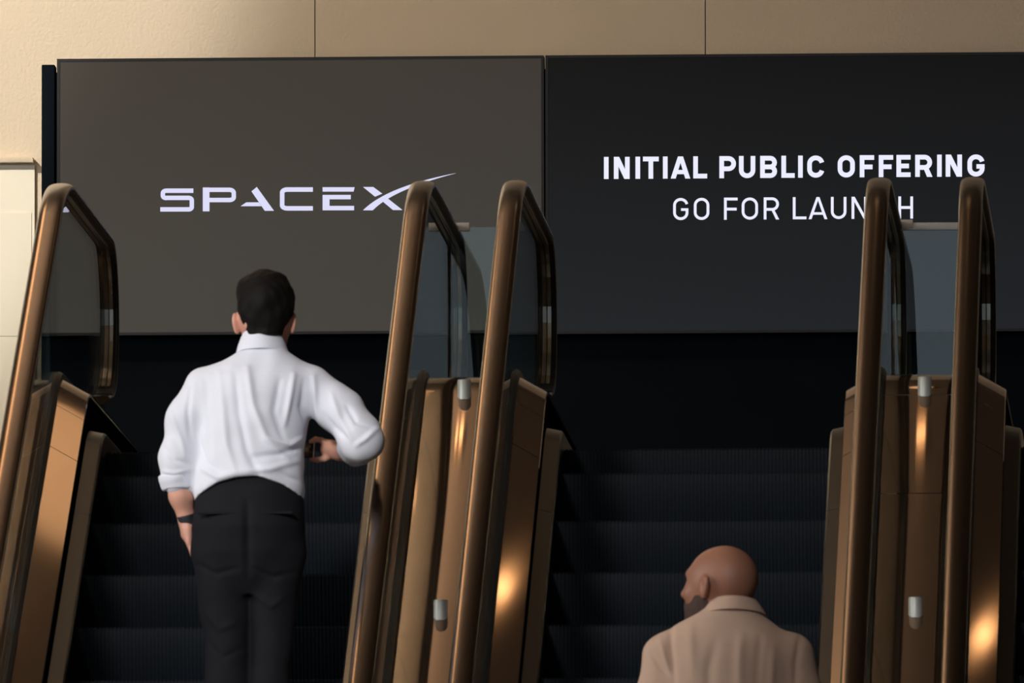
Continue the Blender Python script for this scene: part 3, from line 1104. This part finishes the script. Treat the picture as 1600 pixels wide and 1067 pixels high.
def hand(f, wrist, d, side, palm_n, curl=0.5, sc=1.0):
    """relaxed hand: wrist point, direction of the fingers, direction towards the thumb, palm normal"""
    d, side, n_ = Vector(d).normalized(), Vector(side).normalized(), Vector(palm_n).normalized()
    w0 = Vector(wrist)
    f.cone(w0, w0 + d * 0.05 * sc, 0.026 * sc, 0.028 * sc, 0.02)
    for i in range(4):
        off = side * (0.030 - 0.020 * i) * sc
        root = w0 + d * (0.090 - 0.004 * abs(i - 1)) * sc + off
        f.cone(w0 + d * 0.035 * sc + off * 0.7, root, 0.0165 * sc, 0.0115 * sc, 0.012)
        ln = (0.072, 0.080, 0.074, 0.058)[i] * sc
        p, a = root, 0.25 * curl
        pts = [(tuple(p), 0.0098 * sc)]
        for j, fr in enumerate((0.45, 0.31, 0.24)):
            a += curl * 0.55
            p = p + (d * math.cos(a) + n_ * math.sin(a)) * ln * fr
            pts.append((tuple(p), (0.0088, 0.0080, 0.0070)[j] * sc))
        f.chain(pts, 0.004)
    t0 = w0 + d * 0.025 * sc + side * 0.022 * sc
    t1 = t0 + (d * 0.65 + side * 0.62 + n_ * 0.25).normalized() * 0.042 * sc
    t2 = t1 + (d * 0.88 + side * 0.22 + n_ * 0.35).normalized() * 0.032 * sc
    t3 = t2 + (d * 0.95 + n_ * 0.3).normalized() * 0.026 * sc
    f.chain([(tuple(t0), 0.016 * sc), (tuple(t1), 0.0120 * sc), (tuple(t2), 0.0105 * sc), (tuple(t3), 0.0085 * sc)], 0.008)


def ring(name, sts, m, parent, n=40, thick=0.003, open_front=0.0):
    """cloth band from stations (z, cx, cy, rx, ry, lift at the back)"""
    vs, fs = [], []
    k = len(sts)
    a0 = R(90) + open_front
    a1 = R(450) - open_front
    for layer in (0, 1):
        for (z, cx, cy, rx, ry, lift) in sts:
            for i in range(n + 1):
                a = a0 + (a1 - a0) * i / n
                b = -math.sin(a)
                vs.append((cx + (rx - layer * thick) * math.cos(a), cy + (ry - layer * thick) * math.sin(a), z + lift * b))
    N_ = n + 1
    for layer in (0, 1):
        o = layer * k * N_
        for j in range(k - 1):
            for i in range(n):
                q = (o + j * N_ + i, o + j * N_ + i + 1, o + (j + 1) * N_ + i + 1, o + (j + 1) * N_ + i)
                fs.append(q if layer == 0 else q[::-1])
    for j in (0, k - 1):
        for i in range(n):
            fs.append((j * N_ + i, j * N_ + i + 1, k * N_ + j * N_ + i + 1, k * N_ + j * N_ + i))
    for j in range(k - 1):
        for i in (0, n):
            fs.append((j * N_ + i, (j + 1) * N_ + i, k * N_ + (j + 1) * N_ + i, k * N_ + j * N_ + i))
    return pydata(name, vs, fs, m, parent, True, 60)


def shoe(x, y, z, parent, ang=0.0):
    f = Field((-0.07, -0.13, -0.005), (0.07, 0.22, 0.13), 0.006)
    f.ell((0, 0.085, 0.028), (0.046, 0.105, 0.036), 0.02)
    f.ell((0, -0.055, 0.036), (0.036, 0.052, 0.050), 0.03)
    f.cone((0, -0.04, 0.05), (0, -0.035, 0.095), 0.040, 0.042, 0.02)
    f.cone((0, 0.02, 0.055), (0, 0.10, 0.040), 0.034, 0.030, 0.03)
    f.cut(lambda X, Y, Z: 0.012 - Z + 0 * X)
    V, Q = f.mesh('shoe')
    o = to_object('shoe', V, Q, M['shoe'], parent)
    o.location = (x, y, z)
    o.rotation_euler = (0, 0, ang)
    out = [(0.044 * math.sin(a) * (1.05 if math.cos(a) > 0 else 0.88), 0.045 + 0.142 * math.cos(a)) for a in [2 * math.pi * i / 24 for i in range(24)]]
    vs = [(a, b, 0.0) for a, b in out] + [(a, b, 0.016) for a, b in out]
    fs = [tuple(range(24)), tuple(range(24, 48))] + [(i, (i + 1) % 24, 24 + (i + 1) % 24, 24 + i) for i in range(24)]
    pydata('sole', vs, fs, M['sole'], o)
    return o


M['skin1'] = mat('skin_fair', (0.66, 0.34, 0.25), 0.5, noise=(9, 0.06, (1, 1, 1)), sss=0.08)
M['skin2'] = mat('skin_brown', (0.38, 0.170, 0.108), 0.52, noise=(9, 0.08, (1, 1, 1)), sss=0.05)
M['shirt'] = mat('shirt_cotton', (0.78, 0.81, 0.91), 0.9, noise=(14, 0.03, (1, 1, 1)), bump=(26, 0.12, 0.004, (1, 1, 1.0)), sheen=0.1)
M['jacket'] = mat('beige_knit', (0.66, 0.455, 0.345), 0.92, noise=(18, 0.06, (1, 1, 1)), bump=(160, 0.25, 0.002, (1, 1, 1)), sheen=0.15)
M['trouser'] = mat('dark_wool', (0.0085, 0.0085, 0.0120), 0.85, noise=(30, 0.15, (1, 1, 1)), bump=(18, 0.15, 0.004, (1, 1, 0.5)), spec=0.2)
M['hair'] = mat('black_hair', (0.007, 0.006, 0.0057), 0.7, noise=(40, 0.4, (1, 1, 0.3)), bump=(90, 0.6, 0.004, (1, 1, 0.25)), spec=0.15)
M['beard'] = mat('grey_black_beard', (0.085, 0.055, 0.047), 0.8, noise=(60, 0.4, (1, 1, 1)), bump=(200, 0.5, 0.002, (1, 1, 1)), spec=0.2)
M['eye'] = mat('eye_white', (0.75, 0.72, 0.68), 0.2)
M['shoe'] = mat('black_leather', (0.012, 0.011, 0.010), 0.35, noise=(20, 0.2, (1, 1, 1)))
M['sole'] = mat('shoe_sole', (0.02, 0.018, 0.016), 0.7, noise=(20, 0.2, (1, 1, 1)))
M['watch'] = mat('watch_band', (0.020, 0.021, 0.024), 0.5, noise=(20, 0.2, (1, 1, 1)))
M['phone'] = mat('phone_black', (0.012, 0.012, 0.014), 0.25, noise=(20, 0.1, (1, 1, 1)))
M['phone_edge'] = mat('phone_frame', (0.75, 0.75, 0.78), 0.4, 0.1, noise=(20, 0.05, (1, 1, 1)))


def tread_for(py_nose, x_px):
    """step whose nosing is seen nearest to picture row py_nose"""
    best = None
    for (y, z) in STEP_POS:
        d = fwd.dot(Vector((at(x_px, py_nose, y) - Vector((0, 0, 0)))))
        e = abs(at(x_px, py_nose, y).z - z)
        if best is None or e < best[0]:
            best = (e, y, z)
    return best


def px_row(p):
    v = Vector(p) - CAM
    t = v.dot(fwd)
    return 800 + F_PX * v.dot(right) / t, 533.5 - F_PX * v.dot(up) / t, F_PX / t


for (y, z) in STEP_POS[:12]:
    print('STEP', round(y, 3), round(z, 3), [round(v, 1) for v in px_row((ESCX[1], y, z))])

# ---------------------------------------------------------------- man in the white shirt
st1 = tread_for(1215, 390)
Y1, Z1 = st1[1] + 0.17, st1[2]
r0 = px_row((ESCX[0], Y1, Z1))
K1 = r0[2]
H1 = (r0[1] - 424) / K1
print('MAN1 foot row %.1f scale %.1f height %.3f' % (r0[1], K1, H1))


def m1(px, py, y=0.0):
    p = at(px, py, Y1 + y)
    q = at(390, py, Y1)
    return (p.x - at(390, 800, Y1).x, y, p.z - Z1)


def build_man1():
    root = empty('person', (at(390, 800, Y1).x, Y1, Z1))
    tag(root, 'person in a white shirt and dark trousers standing with back turned, one hand in pocket', 'person')
    P = m1
    Xh, Zt = P(414, 424)[0], P(414, 424)[2]
    hc = P(413.5, 496, 0.045)
    f = Field((-0.42, -0.24, 0.0), (0.50, 0.30, Zt + 0.03), 0.0046)
    # legs
    for s, ctr in ((-1, [(345, 850), (352, 960), (357, 1067)]), (1, [(428, 850), (424, 960), (421, 1067)])):
        a, b, c = [P(*q)[0] for q in ctr]
        za, zb, zc = [P(*q)[2] for q in ctr]
        f.chain([((a, 0.0, za), 0.075), ((b, 0.02, zb), 0.060), ((c, 0.0, zc), 0.048), ((c, -0.02, 0.09), 0.036)], 0.03)
        f.cone((c, -0.03, 0.05), (c + s * 0.01, 0.12, 0.035), 0.03, 0.026, 0.03)
    zz = lambda py: P(390, py)[2]
    f.loft([(zz(870), 0, 0.01, 0.150, 0.095), (zz(800), 0, 0.0, 0.160, 0.105), (zz(740), 0, 0, 0.140, 0.090), (zz(660), 0.012, 0, 0.150, 0.098),
            (zz(610), 0.024, 0, 0.158, 0.095), (zz(575), 0.034, 0.005, 0.12, 0.07), (zz(555), 0.040, 0.01, 0.07, 0.055)], 0.04)
    f.cone((P(411, 560)[0], 0.015, zz(560)), (hc[0], 0.035, hc[2] - 0.05), 0.060, 0.056, 0.03)
    hp, hA = head(f, hc, 1.10, R(-1), R(-2))
    # left arm, hand in the trouser pocket
    f.chain([(P(320, 618, 0), 0.042), (P(277, 735, -0.012), 0.038), (P(283, 775, 0.0), 0.038), (P(292, 812, 0.015), 0.0265)], 0.02)
    hand(f, P(292, 812, 0.015), Vector((0.10, 0.10, -1)), (0.0, 1, 0), (1, 0, 0), 0.25, 0.92)
    # right arm bent, phone held in front
    f.chain([(P(486, 616, 0), 0.044), (P(566, 691, -0.045), 0.040), (P(549, 703, 0.08), 0.036), (P(531, 706, 0.14), 0.027)], 0.02)
    f.cone(P(531, 706, 0.14), P(512, 702, 0.165), 0.026, 0.025, 0.02)
    f.cone(P(519, 699, 0.150), P(511, 694, 0.195), 0.021, 0.017, 0.02)
    for i in range(4):
        yy = 0.150 + 0.019 * i
        tip = (485, 486, 487, 491)[i]
        f.chain([(P(513, 697 - i * 0.3, yy), 0.0115), (P(503, 688.5, yy + 0.004), 0.0098), (P(493, 686, yy + 0.006), 0.0085), (P(tip, 690, yy + 0.007), 0.0072)], 0.005)
    f.chain([(P(520, 708, 0.150), 0.015), (P(508, 716, 0.155), 0.0105), (P(496, 718.5, 0.160), 0.0092), (P(486, 717.5, 0.163), 0.0075)], 0.006)
    V, Q = f.mesh('body', 1)
    to_object('body', V, Q, M['skin1'], root)
    eyes(hp, 1.10, root)

    # hair: cap following the skull with a short tapered back
    h = Field((hc[0] - 0.15, -0.16, hc[2] - 0.10), (hc[0] + 0.15, 0.22, Zt + 0.03), 0.004)
    zc = hc[2]
    h.ell((P(415.5, 470)[0], 0.030, P(0, 474)[2]), (0.0965, 0.128, 0.098), 0.02)
    h.ell((P(405, 443)[0], 0.05, P(0, 447)[2]), (0.068, 0.090, 0.034), 0.04)
    h.ell((P(421, 436)[0], 0.05, P(0, 440)[2]), (0.052, 0.080, 0.029), 0.03)
    h.cone((P(413, 492)[0], 0.000, P(0, 492)[2]), (P(412, 520)[0], 0.000, P(0, 520)[2]), 0.080, 0.064, 0.03)
    zE = P(0, 505)[2]
    h.cut(lambda X, Y, Z: np.minimum(Y - 0.085, zE + 0.055 - Z) + 0 * X)     # face left free
    h.cut(lambda X, Y, Z: np.maximum(np.minimum(Y - 0.012, zE + 0.012 - Z), P(0, 527)[2] - Z) + 0 * X)
    V, Q = h.mesh('hair', 2)
    N = normals(V, Q)
    V = V + N * (0.0022 * noise3(V, 70, 3) + 0.0030 * noise3(V * np.array([1, 1, 0.4]), 34, 4))[:, None]
    to_object('hair', V, Q, M['hair'], root)

    # shirt
    g = Field((-0.42, -0.24, zz(800)), (0.50, 0.26, zz(515)), 0.0055)
    g.loft([(zz(790), -0.002, 0.005, 0.176, 0.122), (zz(768), -0.002, 0.002, 0.183, 0.132), (zz(740), -0.002, 0, 0.181, 0.135), (zz(700), 0.002, 0, 0.178, 0.135),
            (zz(650), 0.012, 0, 0.183, 0.136), (zz(615), 0.024, 0.0, 0.188, 0.130), (zz(590), 0.032, 0.004, 0.190, 0.115), (zz(575), 0.036, 0.008, 0.170, 0.098),
            (zz(562), 0.040, 0.012, 0.125, 0.085), (zz(549), 0.042, 0.016, 0.082, 0.074), (zz(540), 0.043, 0.018, 0.072, 0.068)], 0.03, 2.3)
    g.chain([(P(318, 606, 0), 0.066), (P(290, 655, -0.01), 0.060), (P(278, 715, -0.015), 0.056), (P(277, 748, -0.008), 0.0555)], 0.035)
    g.chain([(P(488, 605, 0), 0.068), (P(530, 640, -0.02), 0.069), (P(560, 676, -0.045), 0.066), (P(568, 690, -0.045), 0.062)], 0.035)
    g.chain([(P(566, 690, -0.04), 0.062), (P(556, 700, 0.035), 0.058)], 0.03)
    zcut = zz(748)
    xm = P(390, 750)[0]
    g.cut(lambda X, Y, Z: np.minimum(zcut - 0.075 * ((X - xm) / 0.175) ** 2 - Z, np.maximum(0.23 - np.abs(X - 0.0), -1) * 1.0)
          if False else np.where(np.abs(X - xm) < 0.200, np.where(Z < zz(690), zcut - 0.070 * ((X - xm) / 0.175) ** 2 - Z, -1.0), -1.0) + 0 * Y)
    V, Q = g.mesh('shirt', 2)
    N = normals(V, Q)
    def L(*pts):
        return [(P(a, b)[0], P(a, b)[2]) for a, b in pts]
    V = folds(V, N, [
        (L((390, 580), (400, 640), (420, 690), (452, 720)), 0.011, 0.012),
        (L((372, 590), (378, 650), (392, 715), (408, 745)), -0.008, 0.012),
        (L((345, 585), (352, 640), (358, 700), (372, 742)), 0.008, 0.012),
        (L((325, 600), (330, 660), (330, 720)), -0.007, 0.012),
        (L((462, 590), (455, 630), (448, 668)), 0.011, 0.009),
        (L((478, 600), (474, 640), (482, 672)), -0.010, 0.010),
        (L((492, 592), (496, 640), (505, 672)), 0.010, 0.009),
        (L((440, 600), (432, 650), (446, 690)), -0.008, 0.010),
        (L((425, 690), (455, 700), (482, 682)), 0.010, 0.008),
        (L((400, 720), (440, 715), (476, 700)), -0.009, 0.010),
        (L((380, 742), (425, 738), (470, 722)), 0.009, 0.010),
        (L((318, 735), (345, 750), (372, 744)), 0.007, 0.009),
        (L((310, 690), (325, 728), (350, 742)), -0.006, 0.010),
        (L((440, 742), (455, 750), (472, 755)), -0.008, 0.008),
        (L((300, 605), (296, 650), (300, 690)), -0.006, 0.008),
        (L((270, 650), (285, 690), (292, 715)), 0.006, 0.008),
        (L((258, 700), (275, 722), (298, 728)), -0.006, 0.008),
        (L((256, 738), (275, 742), (298, 736)), 0.006, 0.006),
        (L((520, 620), (535, 660), (552, 690)), 0.007, 0.009),
        (L((545, 640), (560, 665), (585, 672)), -0.007, 0.008),
        (L((560, 700), (575, 690), (592, 672)), 0.008, 0.008),
        (L((510, 650), (525, 672), (545, 690)), -0.007, 0.009),
    ])
    V = V + N * (0.0022 * noise3(V, 34, 11))[:, None]
    so = to_object('shirt', V, Q, M['shirt'], root)
    # yoke seam, collar and rolled cuffs
    cx, cz = P(409, 536)[0], zz(536)
    ring('collar', [(zz(552), cx + 0.001, 0.020, 0.087, 0.085, 0.012), (zz(540), cx, 0.020, 0.080, 0.078, 0.016), (zz(528), cx, 0.020, 0.0695, 0.069, 0.020),
                    (zz(524.5), cx, 0.020, 0.066, 0.066, 0.021), (zz(527), cx, 0.020, 0.062, 0.062, 0.020)], M['shirt'], root, 48, 0.003, 0.12)
    cf = Field((-0.36, -0.12, zz(785)), (-0.15, 0.12, zz(725)), 0.004)
    cf.cone(P(276.5, 745, -0.008), P(279.5, 756, -0.002), 0.0595, 0.0565, 0.01)
    cf.cut(lambda X, Y, Z: np.maximum(Z - zz(741) - 0.1 * (X + 0.24), zz(764) - Z + 0.08 * (X + 0.24)) + 0 * Y)
    V, Q = cf.mesh('cuff', 2)
    V = V + normals(V, Q) * (0.003 * noise3(V, 45, 5))[:, None]
    to_object('cuff', V, Q, M['shirt'], root)
    a, b = Vector(P(563, 696, 0.020)), Vector(P(551, 705, 0.062))
    dd = (b - a).normalized()
    cf = Field(tuple(a - Vector((0.12, 0.12, 0.12))), tuple(b + Vector((0.12, 0.12, 0.12))), 0.004)
    cf.cone(tuple(a), tuple(b), 0.063, 0.059, 0.01)
    cf.cut(lambda X, Y, Z: np.maximum(-((X - a.x) * dd.x + (Y - a.y) * dd.y + (Z - a.z) * dd.z) + 0.004, (X - b.x) * dd.x + (Y - b.y) * dd.y + (Z - b.z) * dd.z))
    V, Q = cf.mesh('cuff', 2)
    V = V + normals(V, Q) * (0.003 * noise3(V, 45, 6))[:, None]
    to_object('cuff', V, Q, M['shirt'], root)

    # trousers
    t = Field((-0.26, -0.2, 0.02), (0.26, 0.22, zz(735)), 0.006)
    t.loft([(zz(930), -0.002, 0.005, 0.10, 0.06), (zz(900), -0.002, 0.005, 0.155, 0.10), (zz(865), -0.003, 0.0, 0.182, 0.126), (zz(825), -0.003, -0.004, 0.186, 0.138), (zz(780), -0.002, 0, 0.178, 0.128), (zz(742), -0.002, 0.002, 0.168, 0.116)], 0.03, 2.2)
    for s, ctr in ((-1, [(345, 868, 45), (352, 960, 38.5), (356, 1067, 34)]), (1, [(432, 868, 45), (425, 960, 34), (421, 1067, 30)])):
        q = [(P(a_, b_)[0], P(a_, b_)[2], c_ / K1) for a_, b_, c_ in ctr]
        t.chain([((q[0][0], 0.0, q[0][1]), q[0][2]), ((q[1][0], 0.015, q[1][1]), q[1][2]), ((q[2][0], 0.0, q[2][1]), q[2][2]), ((q[2][0], -0.02, 0.085), 0.060)], 0.02)
    t.cut(lambda X, Y, Z: 0.055 - Z + 0 * X + 0 * Y)
    V, Q = t.mesh('trousers', 2)
    N = normals(V, Q)
    V = folds(V, N, [(L((310, 885), (340, 900), (372, 892)), -0.006, 0.009), (L((400, 892), (430, 905), (462, 896)), -0.006, 0.009),
                     (L((325, 960), (345, 985), (370, 975)), 0.006, 0.010), (L((400, 930), (425, 950), (445, 935)), 0.006, 0.010),
                     (L((391, 790), (391, 840), (391, 900)), -0.010, 0.012), (L((330, 1010), (350, 1030), (380, 1015)), -0.006, 0.010)])
    V = V + N * (0.0025 * noise3(V, 20, 21))[:, None]
    to_object('trousers', V, Q, M['trouser'], root)
    for x_, s in ((P(342, 805)[0], -1), (P(432, 805)[0], 1)):
        zp = zz(806)
        V_ = [(x_ + dx, -0.128 + 0.18 * abs(x_ + dx) ** 1.6 - 0.011, zp + dz) for dz in (-0.004, 0.004) for dx in np.linspace(-0.06, 0.06, 7)]
        V_ += [(a_, b_ + 0.02, c_) for a_, b_, c_ in V_]
        fs = [(i, i + 1, i + 8, i + 7) for i in range(6)] + [(14 + i, 14 + i + 7, 14 + i + 8, 14 + i + 1) for i in range(6)] + \
             [(7 + i, 8 + i, 22 + i, 21 + i) for i in range(6)] + [(i, 14 + i, 15 + i, 1 + i) for i in range(6)] + [(0, 7, 21, 14), (6, 20, 27, 13)]
        pydata('back_pocket', V_, fs, M['trouser'], root)
    shoe(P(356, 0)[0], 0.0, 0.0, root, R(6))
    shoe(P(421, 0)[0], 0.0, 0.0, root, R(-6))
    # watch on the left wrist
    a, b = Vector(P(291, 806, 0.012)), Vector(P(293.5, 817, 0.017))
    dd = (b - a).normalized()
    wf = Field(tuple(a - Vector((0.07, 0.07, 0.06))), tuple(b + Vector((0.07, 0.07, 0.06))), 0.003)
    wf.cone(tuple(a - dd * 0.02), tuple(b + dd * 0.02), 0.0315, 0.0305, 0.005)
    wf.cut(lambda X, Y, Z: np.abs((X - (a.x + b.x) / 2) * dd.x + (Y - (a.y + b.y) / 2) * dd.y + (Z - (a.z + b.z) / 2) * dd.z) - 0.018)
    V, Q = wf.mesh('wrist_watch', 2)
    o = to_object('wrist_watch', V, Q, M['watch'], root)
    tag(o, 'dark watch band on the bare wrist')

    # phone held in the right hand, a thing of its own
    c = Vector(P(462, 704, 0.178))
    ph = empty('mobile_phone', root.location + c)
    tag(ph, 'black mobile phone with pale edge held by the person in the white shirt', 'phone')
    ph.rotation_euler = (R(-40), 0, 0)
    boxes('phone_body', [(-0.058, 0.058, -0.0032, 0.0032, -0.033, 0.033)], M['phone'], ph, 0.002)
    boxes('phone_frame', [(0.0585, 0.0615, -0.0055, 0.0045, -0.033, 0.033)], M['phone_edge'], ph, 0.0008)
    return root


build_man1()

# ---------------------------------------------------------------- bald man in the beige jacket
best = None
for (y, z) in STEP_POS:
    r_ = px_row((ESCX[1], y + 0.17, z))
    h_ = (r_[1] - 850.5) / r_[2]
    if best is None or abs(h_ - 1.86) < best[0]:
        best = (abs(h_ - 1.86), y + 0.17, z, h_, r_)
Y2, Z2, H2, r2 = best[1], best[2], best[3], best[4]
K2 = r2[2]
print('MAN2 scale %.1f height %.3f foot row %.1f y %.2f' % (K2, H2, r2[1], Y2))


def m2(px, py, y=0.0):
    p = at(px, py, Y2 + y)
    return (p.x - at(1140, 1000, Y2).x, y, p.z - Z2)


def build_man2():
    root = empty('person', (at(1140, 1000, Y2).x, Y2, Z2))
    tag(root, 'bald bearded person in a beige collared jacket looking to the left on the middle escalator', 'person')
    P = m2
    zz = lambda py: P(1140, py)[2]
    S2 = 1.13
    zt = zz(850.5)
    hc = (P(1127, 905)[0], 0.03, zt - 0.1035 * S2)
    f = Field((-0.42, -0.26, 0.0), (0.42, 0.30, zt + 0.03), 0.0046)
    hip = zt * 0.50
    for s in (-1, 1):
        f.chain([((s * 0.095, 0.0, hip), 0.085), ((s * 0.10, 0.03, hip * 0.54), 0.062), ((s * 0.10, -0.01, 0.30), 0.052), ((s * 0.10, -0.02, 0.09), 0.038)], 0.03)
        f.cone((s * 0.10, -0.03, 0.05), (s * 0.11, 0.12, 0.035), 0.03, 0.026, 0.03)
    f.loft([(hip - 0.06, 0, 0, 0.16, 0.11), (hip + 0.06, 0, 0, 0.17, 0.12), (hip + 0.2, 0, 0, 0.155, 0.10), (zz(1100), 0, 0, 0.18, 0.115), (zz(1010), -0.005, 0, 0.185, 0.10), (zz(975), -0.01, 0, 0.12, 0.07), (zz(955), 0, 0.01, 0.08, 0.065)], 0.04)
    f.cone((P(1142, 965)[0], 0.0, zz(965)), (hc[0] + 0.012, 0.015, hc[2] - 0.08), 0.070, 0.066, 0.03)
    hp, hA = head(f, hc, S2, R(55), R(5), 1.03)
    for s in (-1, 1):
        sh, el, wr = (s * 0.195, 0.0, zz(1030)), (s * 0.245, -0.03, zz(1165)), (s * 0.25, 0.09, zz(1290))
        f.chain([(sh, 0.046), (el, 0.042), (wr, 0.029)], 0.02)
        hand(f, wr, (-s * 0.05, 0.45, -1), (0, 1, 0.4), (-s, 0, 0), 0.55, 1.08)
    V, Q = f.mesh('body', 1)
    to_object('body', V, Q, M['skin2'], root)
    eyes(hp, S2, root)
    # short beard along jaw and chin
    b = Field((hc[0] - 0.2, -0.14, hc[2] - 0.2), (hc[0] + 0.16, 0.24, hc[2] + 0.06), 0.004)
    A = hA
    def B(p, r, k=0.02, sub=False):
        b.ell(tuple(Vector(hc) + A @ (Vector(p) * S2)), [v * S2 for v in r], k * S2, A, sub)
    B((0, 0.043, -0.076), (0.0640, 0.0640, 0.0650))
    B((0, 0.083, -0.119), (0.028, 0.022, 0.022), 0.03)
    B((0, 0.089, -0.066), (0.030, 0.018, 0.011), 0.02)
    B((0, 0.030, -0.010), (0.0728, 0.0728, 0.0880), 0.02)
    for s_ in (-1, 1):
        B((s_ * 0.040, 0.012, -0.066), (0.033, 0.036, 0.040), 0.02)
    B((0, 0.108, -0.080), (0.019, 0.02, 0.010), 0.006, True)
    inv = A.transposed()
    def bcut(X, Y, Z):
        x, y, z = (X - hc[0]) / S2, (Y - hc[1]) / S2, (Z - hc[2]) / S2
        ly = inv[1][0] * x + inv[1][1] * y + inv[1][2] * z
        lz = inv[2][0] * x + inv[2][1] * y + inv[2][2] * z
        return np.maximum(lz + 0.030 + 0.42 * np.clip(ly - 0.03, 0, 0.07), -0.014 - ly)
    b.cut(bcut)
    V, Q = b.mesh('beard', 2)
    to_object('beard', V, Q, M['beard'], root)

    g = Field((-0.42, -0.26, hip - 0.12), (0.42, 0.26, zz(930)), 0.0055)
    g.loft([(hip - 0.08, 0, 0, 0.200, 0.150), (hip + 0.10, 0, 0, 0.198, 0.150), (zz(1180), 0, 0, 0.208, 0.152), (zz(1080), -0.002, 0, 0.218, 0.150), (zz(1030), -0.004, 0.0, 0.220, 0.138), (zz(1005), -0.006, 0.002, 0.212, 0.125),
            (zz(990), -0.010, 0.004, 0.190, 0.112), (zz(977), -0.012, 0.006, 0.160, 0.100), (zz(966), -0.008, 0.008, 0.125, 0.092), (zz(957), 0.0, 0.01, 0.098, 0.086), (zz(950), 0.004, 0.012, 0.088, 0.080)], 0.03, 2.3)
    for s in (-1, 1):
        sh, mid, el, wr = (s * 0.195 - 0.004, 0.0, zz(1026)), (s * 0.217 - 0.002, -0.01, zz(1085)), (s * 0.240, -0.03, zz(1165)), (s * 0.25, 0.085, zz(1280))
        g.chain([(sh, 0.074), (mid, 0.067), (el, 0.060), (wr, 0.046)], 0.03)
    g.cut(lambda X, Y, Z: hip - 0.06 - Z + 0 * X + 0 * Y)
    V, Q = g.mesh('jacket', 2)
    N = normals(V, Q)
    def L(*pts):
        return [(P(a, b_)[0], P(a, b_)[2]) for a, b_ in pts]
    V = folds(V, N, [
        (L((1048, 980), (1050, 1020), (1056, 1090)), -0.010, 0.010),
        (L((1033, 1000), (1040, 1030), (1052, 1060)), 0.007, 0.008),
        (L((1018, 1020), (1032, 1045), (1046, 1058)), -0.006, 0.008),
        (L((1160, 1000), (1158, 1040), (1160, 1100)), 0.006, 0.016),
        (L((1120, 1010), (1110, 1050), (1112, 1110)), -0.006, 0.018),
        (L((1210, 1020), (1208, 1060), (1205, 1110)), 0.006, 0.012),
        (L((1250, 1000), (1246, 1035), (1244, 1090)), -0.008, 0.010),
        (L((1190, 1000), (1185, 1060), (1188, 1110)), -0.005, 0.012),
        (L((1080, 975), (1082, 1010), (1085, 1060)), 0.005, 0.016)])
    V = V + N * (0.0018 * noise3(V, 26, 31))[:, None]
    to_object('jacket', V, Q, M['jacket'], root)
    cx = P(1146, 950)[0]
    ring('collar', [(zz(963), cx - 0.002, 0.012, 0.106, 0.098, 0.018), (zz(955), cx - 0.002, 0.012, 0.098, 0.092, 0.018), (zz(945), cx - 0.002, 0.012, 0.084, 0.082, 0.018),
                    (zz(941.5), cx - 0.002, 0.012, 0.079, 0.078, 0.018), (zz(944), cx - 0.002, 0.012, 0.075, 0.074, 0.018)], M['jacket'], root, 48, 0.003, 0.12)
    t = Field((-0.28, -0.2, 0.02), (0.28, 0.22, hip + 0.14), 0.007)
    t.loft([(hip - 0.18, 0, 0, 0.10, 0.06), (hip - 0.10, 0, 0, 0.175, 0.12), (hip, 0, 0, 0.190, 0.138), (hip + 0.12, 0, 0, 0.175, 0.125)], 0.03, 2.2)
    for s in (-1, 1):
        t.chain([((s * 0.095, 0.0, hip - 0.06), 0.094), ((s * 0.10, 0.02, hip * 0.54), 0.078), ((s * 0.10, 0.0, 0.30), 0.068), ((s * 0.10, -0.015, 0.085), 0.064)], 0.015)
    t.cut(lambda X, Y, Z: 0.055 - Z + 0 * X + 0 * Y)
    V, Q = t.mesh('trousers', 2)
    V = V + normals(V, Q) * (0.003 * noise3(V, 20, 22))[:, None]
    to_object('trousers', V, Q, M['trouser'], root)
    shoe(-0.10, 0.0, 0.0, root, R(6))
    shoe(0.10, 0.0, 0.0, root, R(-6))
    return root


build_man2()

lamp('ceiling_lamp', -2.9, 3.4, 0.55, 4.6, 'long wide ceiling lamp left of the landing, outside the picture', 'lamp_soft')
lamp('ceiling_lamp', 1.62, 4.02, 0.24, 0.03, 'thin short ceiling lamp over the right balustrades, outside the picture', 'lamp_spot')
for x, w_, q in ((-0.235, 0.05, 'smaller'), (-0.11, 0.09, 'larger')):
    lamp('ceiling_lamp', x, 4.03, w_, 0.05, q + ' ceiling lamp of the pair over the middle balustrades, outside the picture', 'lamp_spot')
round_lamp('ceiling_downlight', 1.57, 4.96, 0.33, 'broad dim round downlight over the landing, outside the picture', 'lamp_glow')
round_lamp('ceiling_downlight', 3.58, 4.70, 0.045, 'small round downlight right of the landing, outside the picture', 'lamp_spot')
round_lamp('ceiling_downlight', 5.59, 4.88, 0.045, 'small round downlight farthest to the right, outside the picture', 'lamp_spot')
for y, q in ((-2.5, 'nearest the displays'), (-9.0, 'midway to the entrance'), (-18.0, 'nearest the entrance')):  # unseen lamps added to give the handrail guides bright reflections
    lamp('ceiling_lamp', 0.4, y, 5.0, 0.14, 'added long ceiling lamp across the hall, ' + q + ', outside the picture', 'lamp_soft')
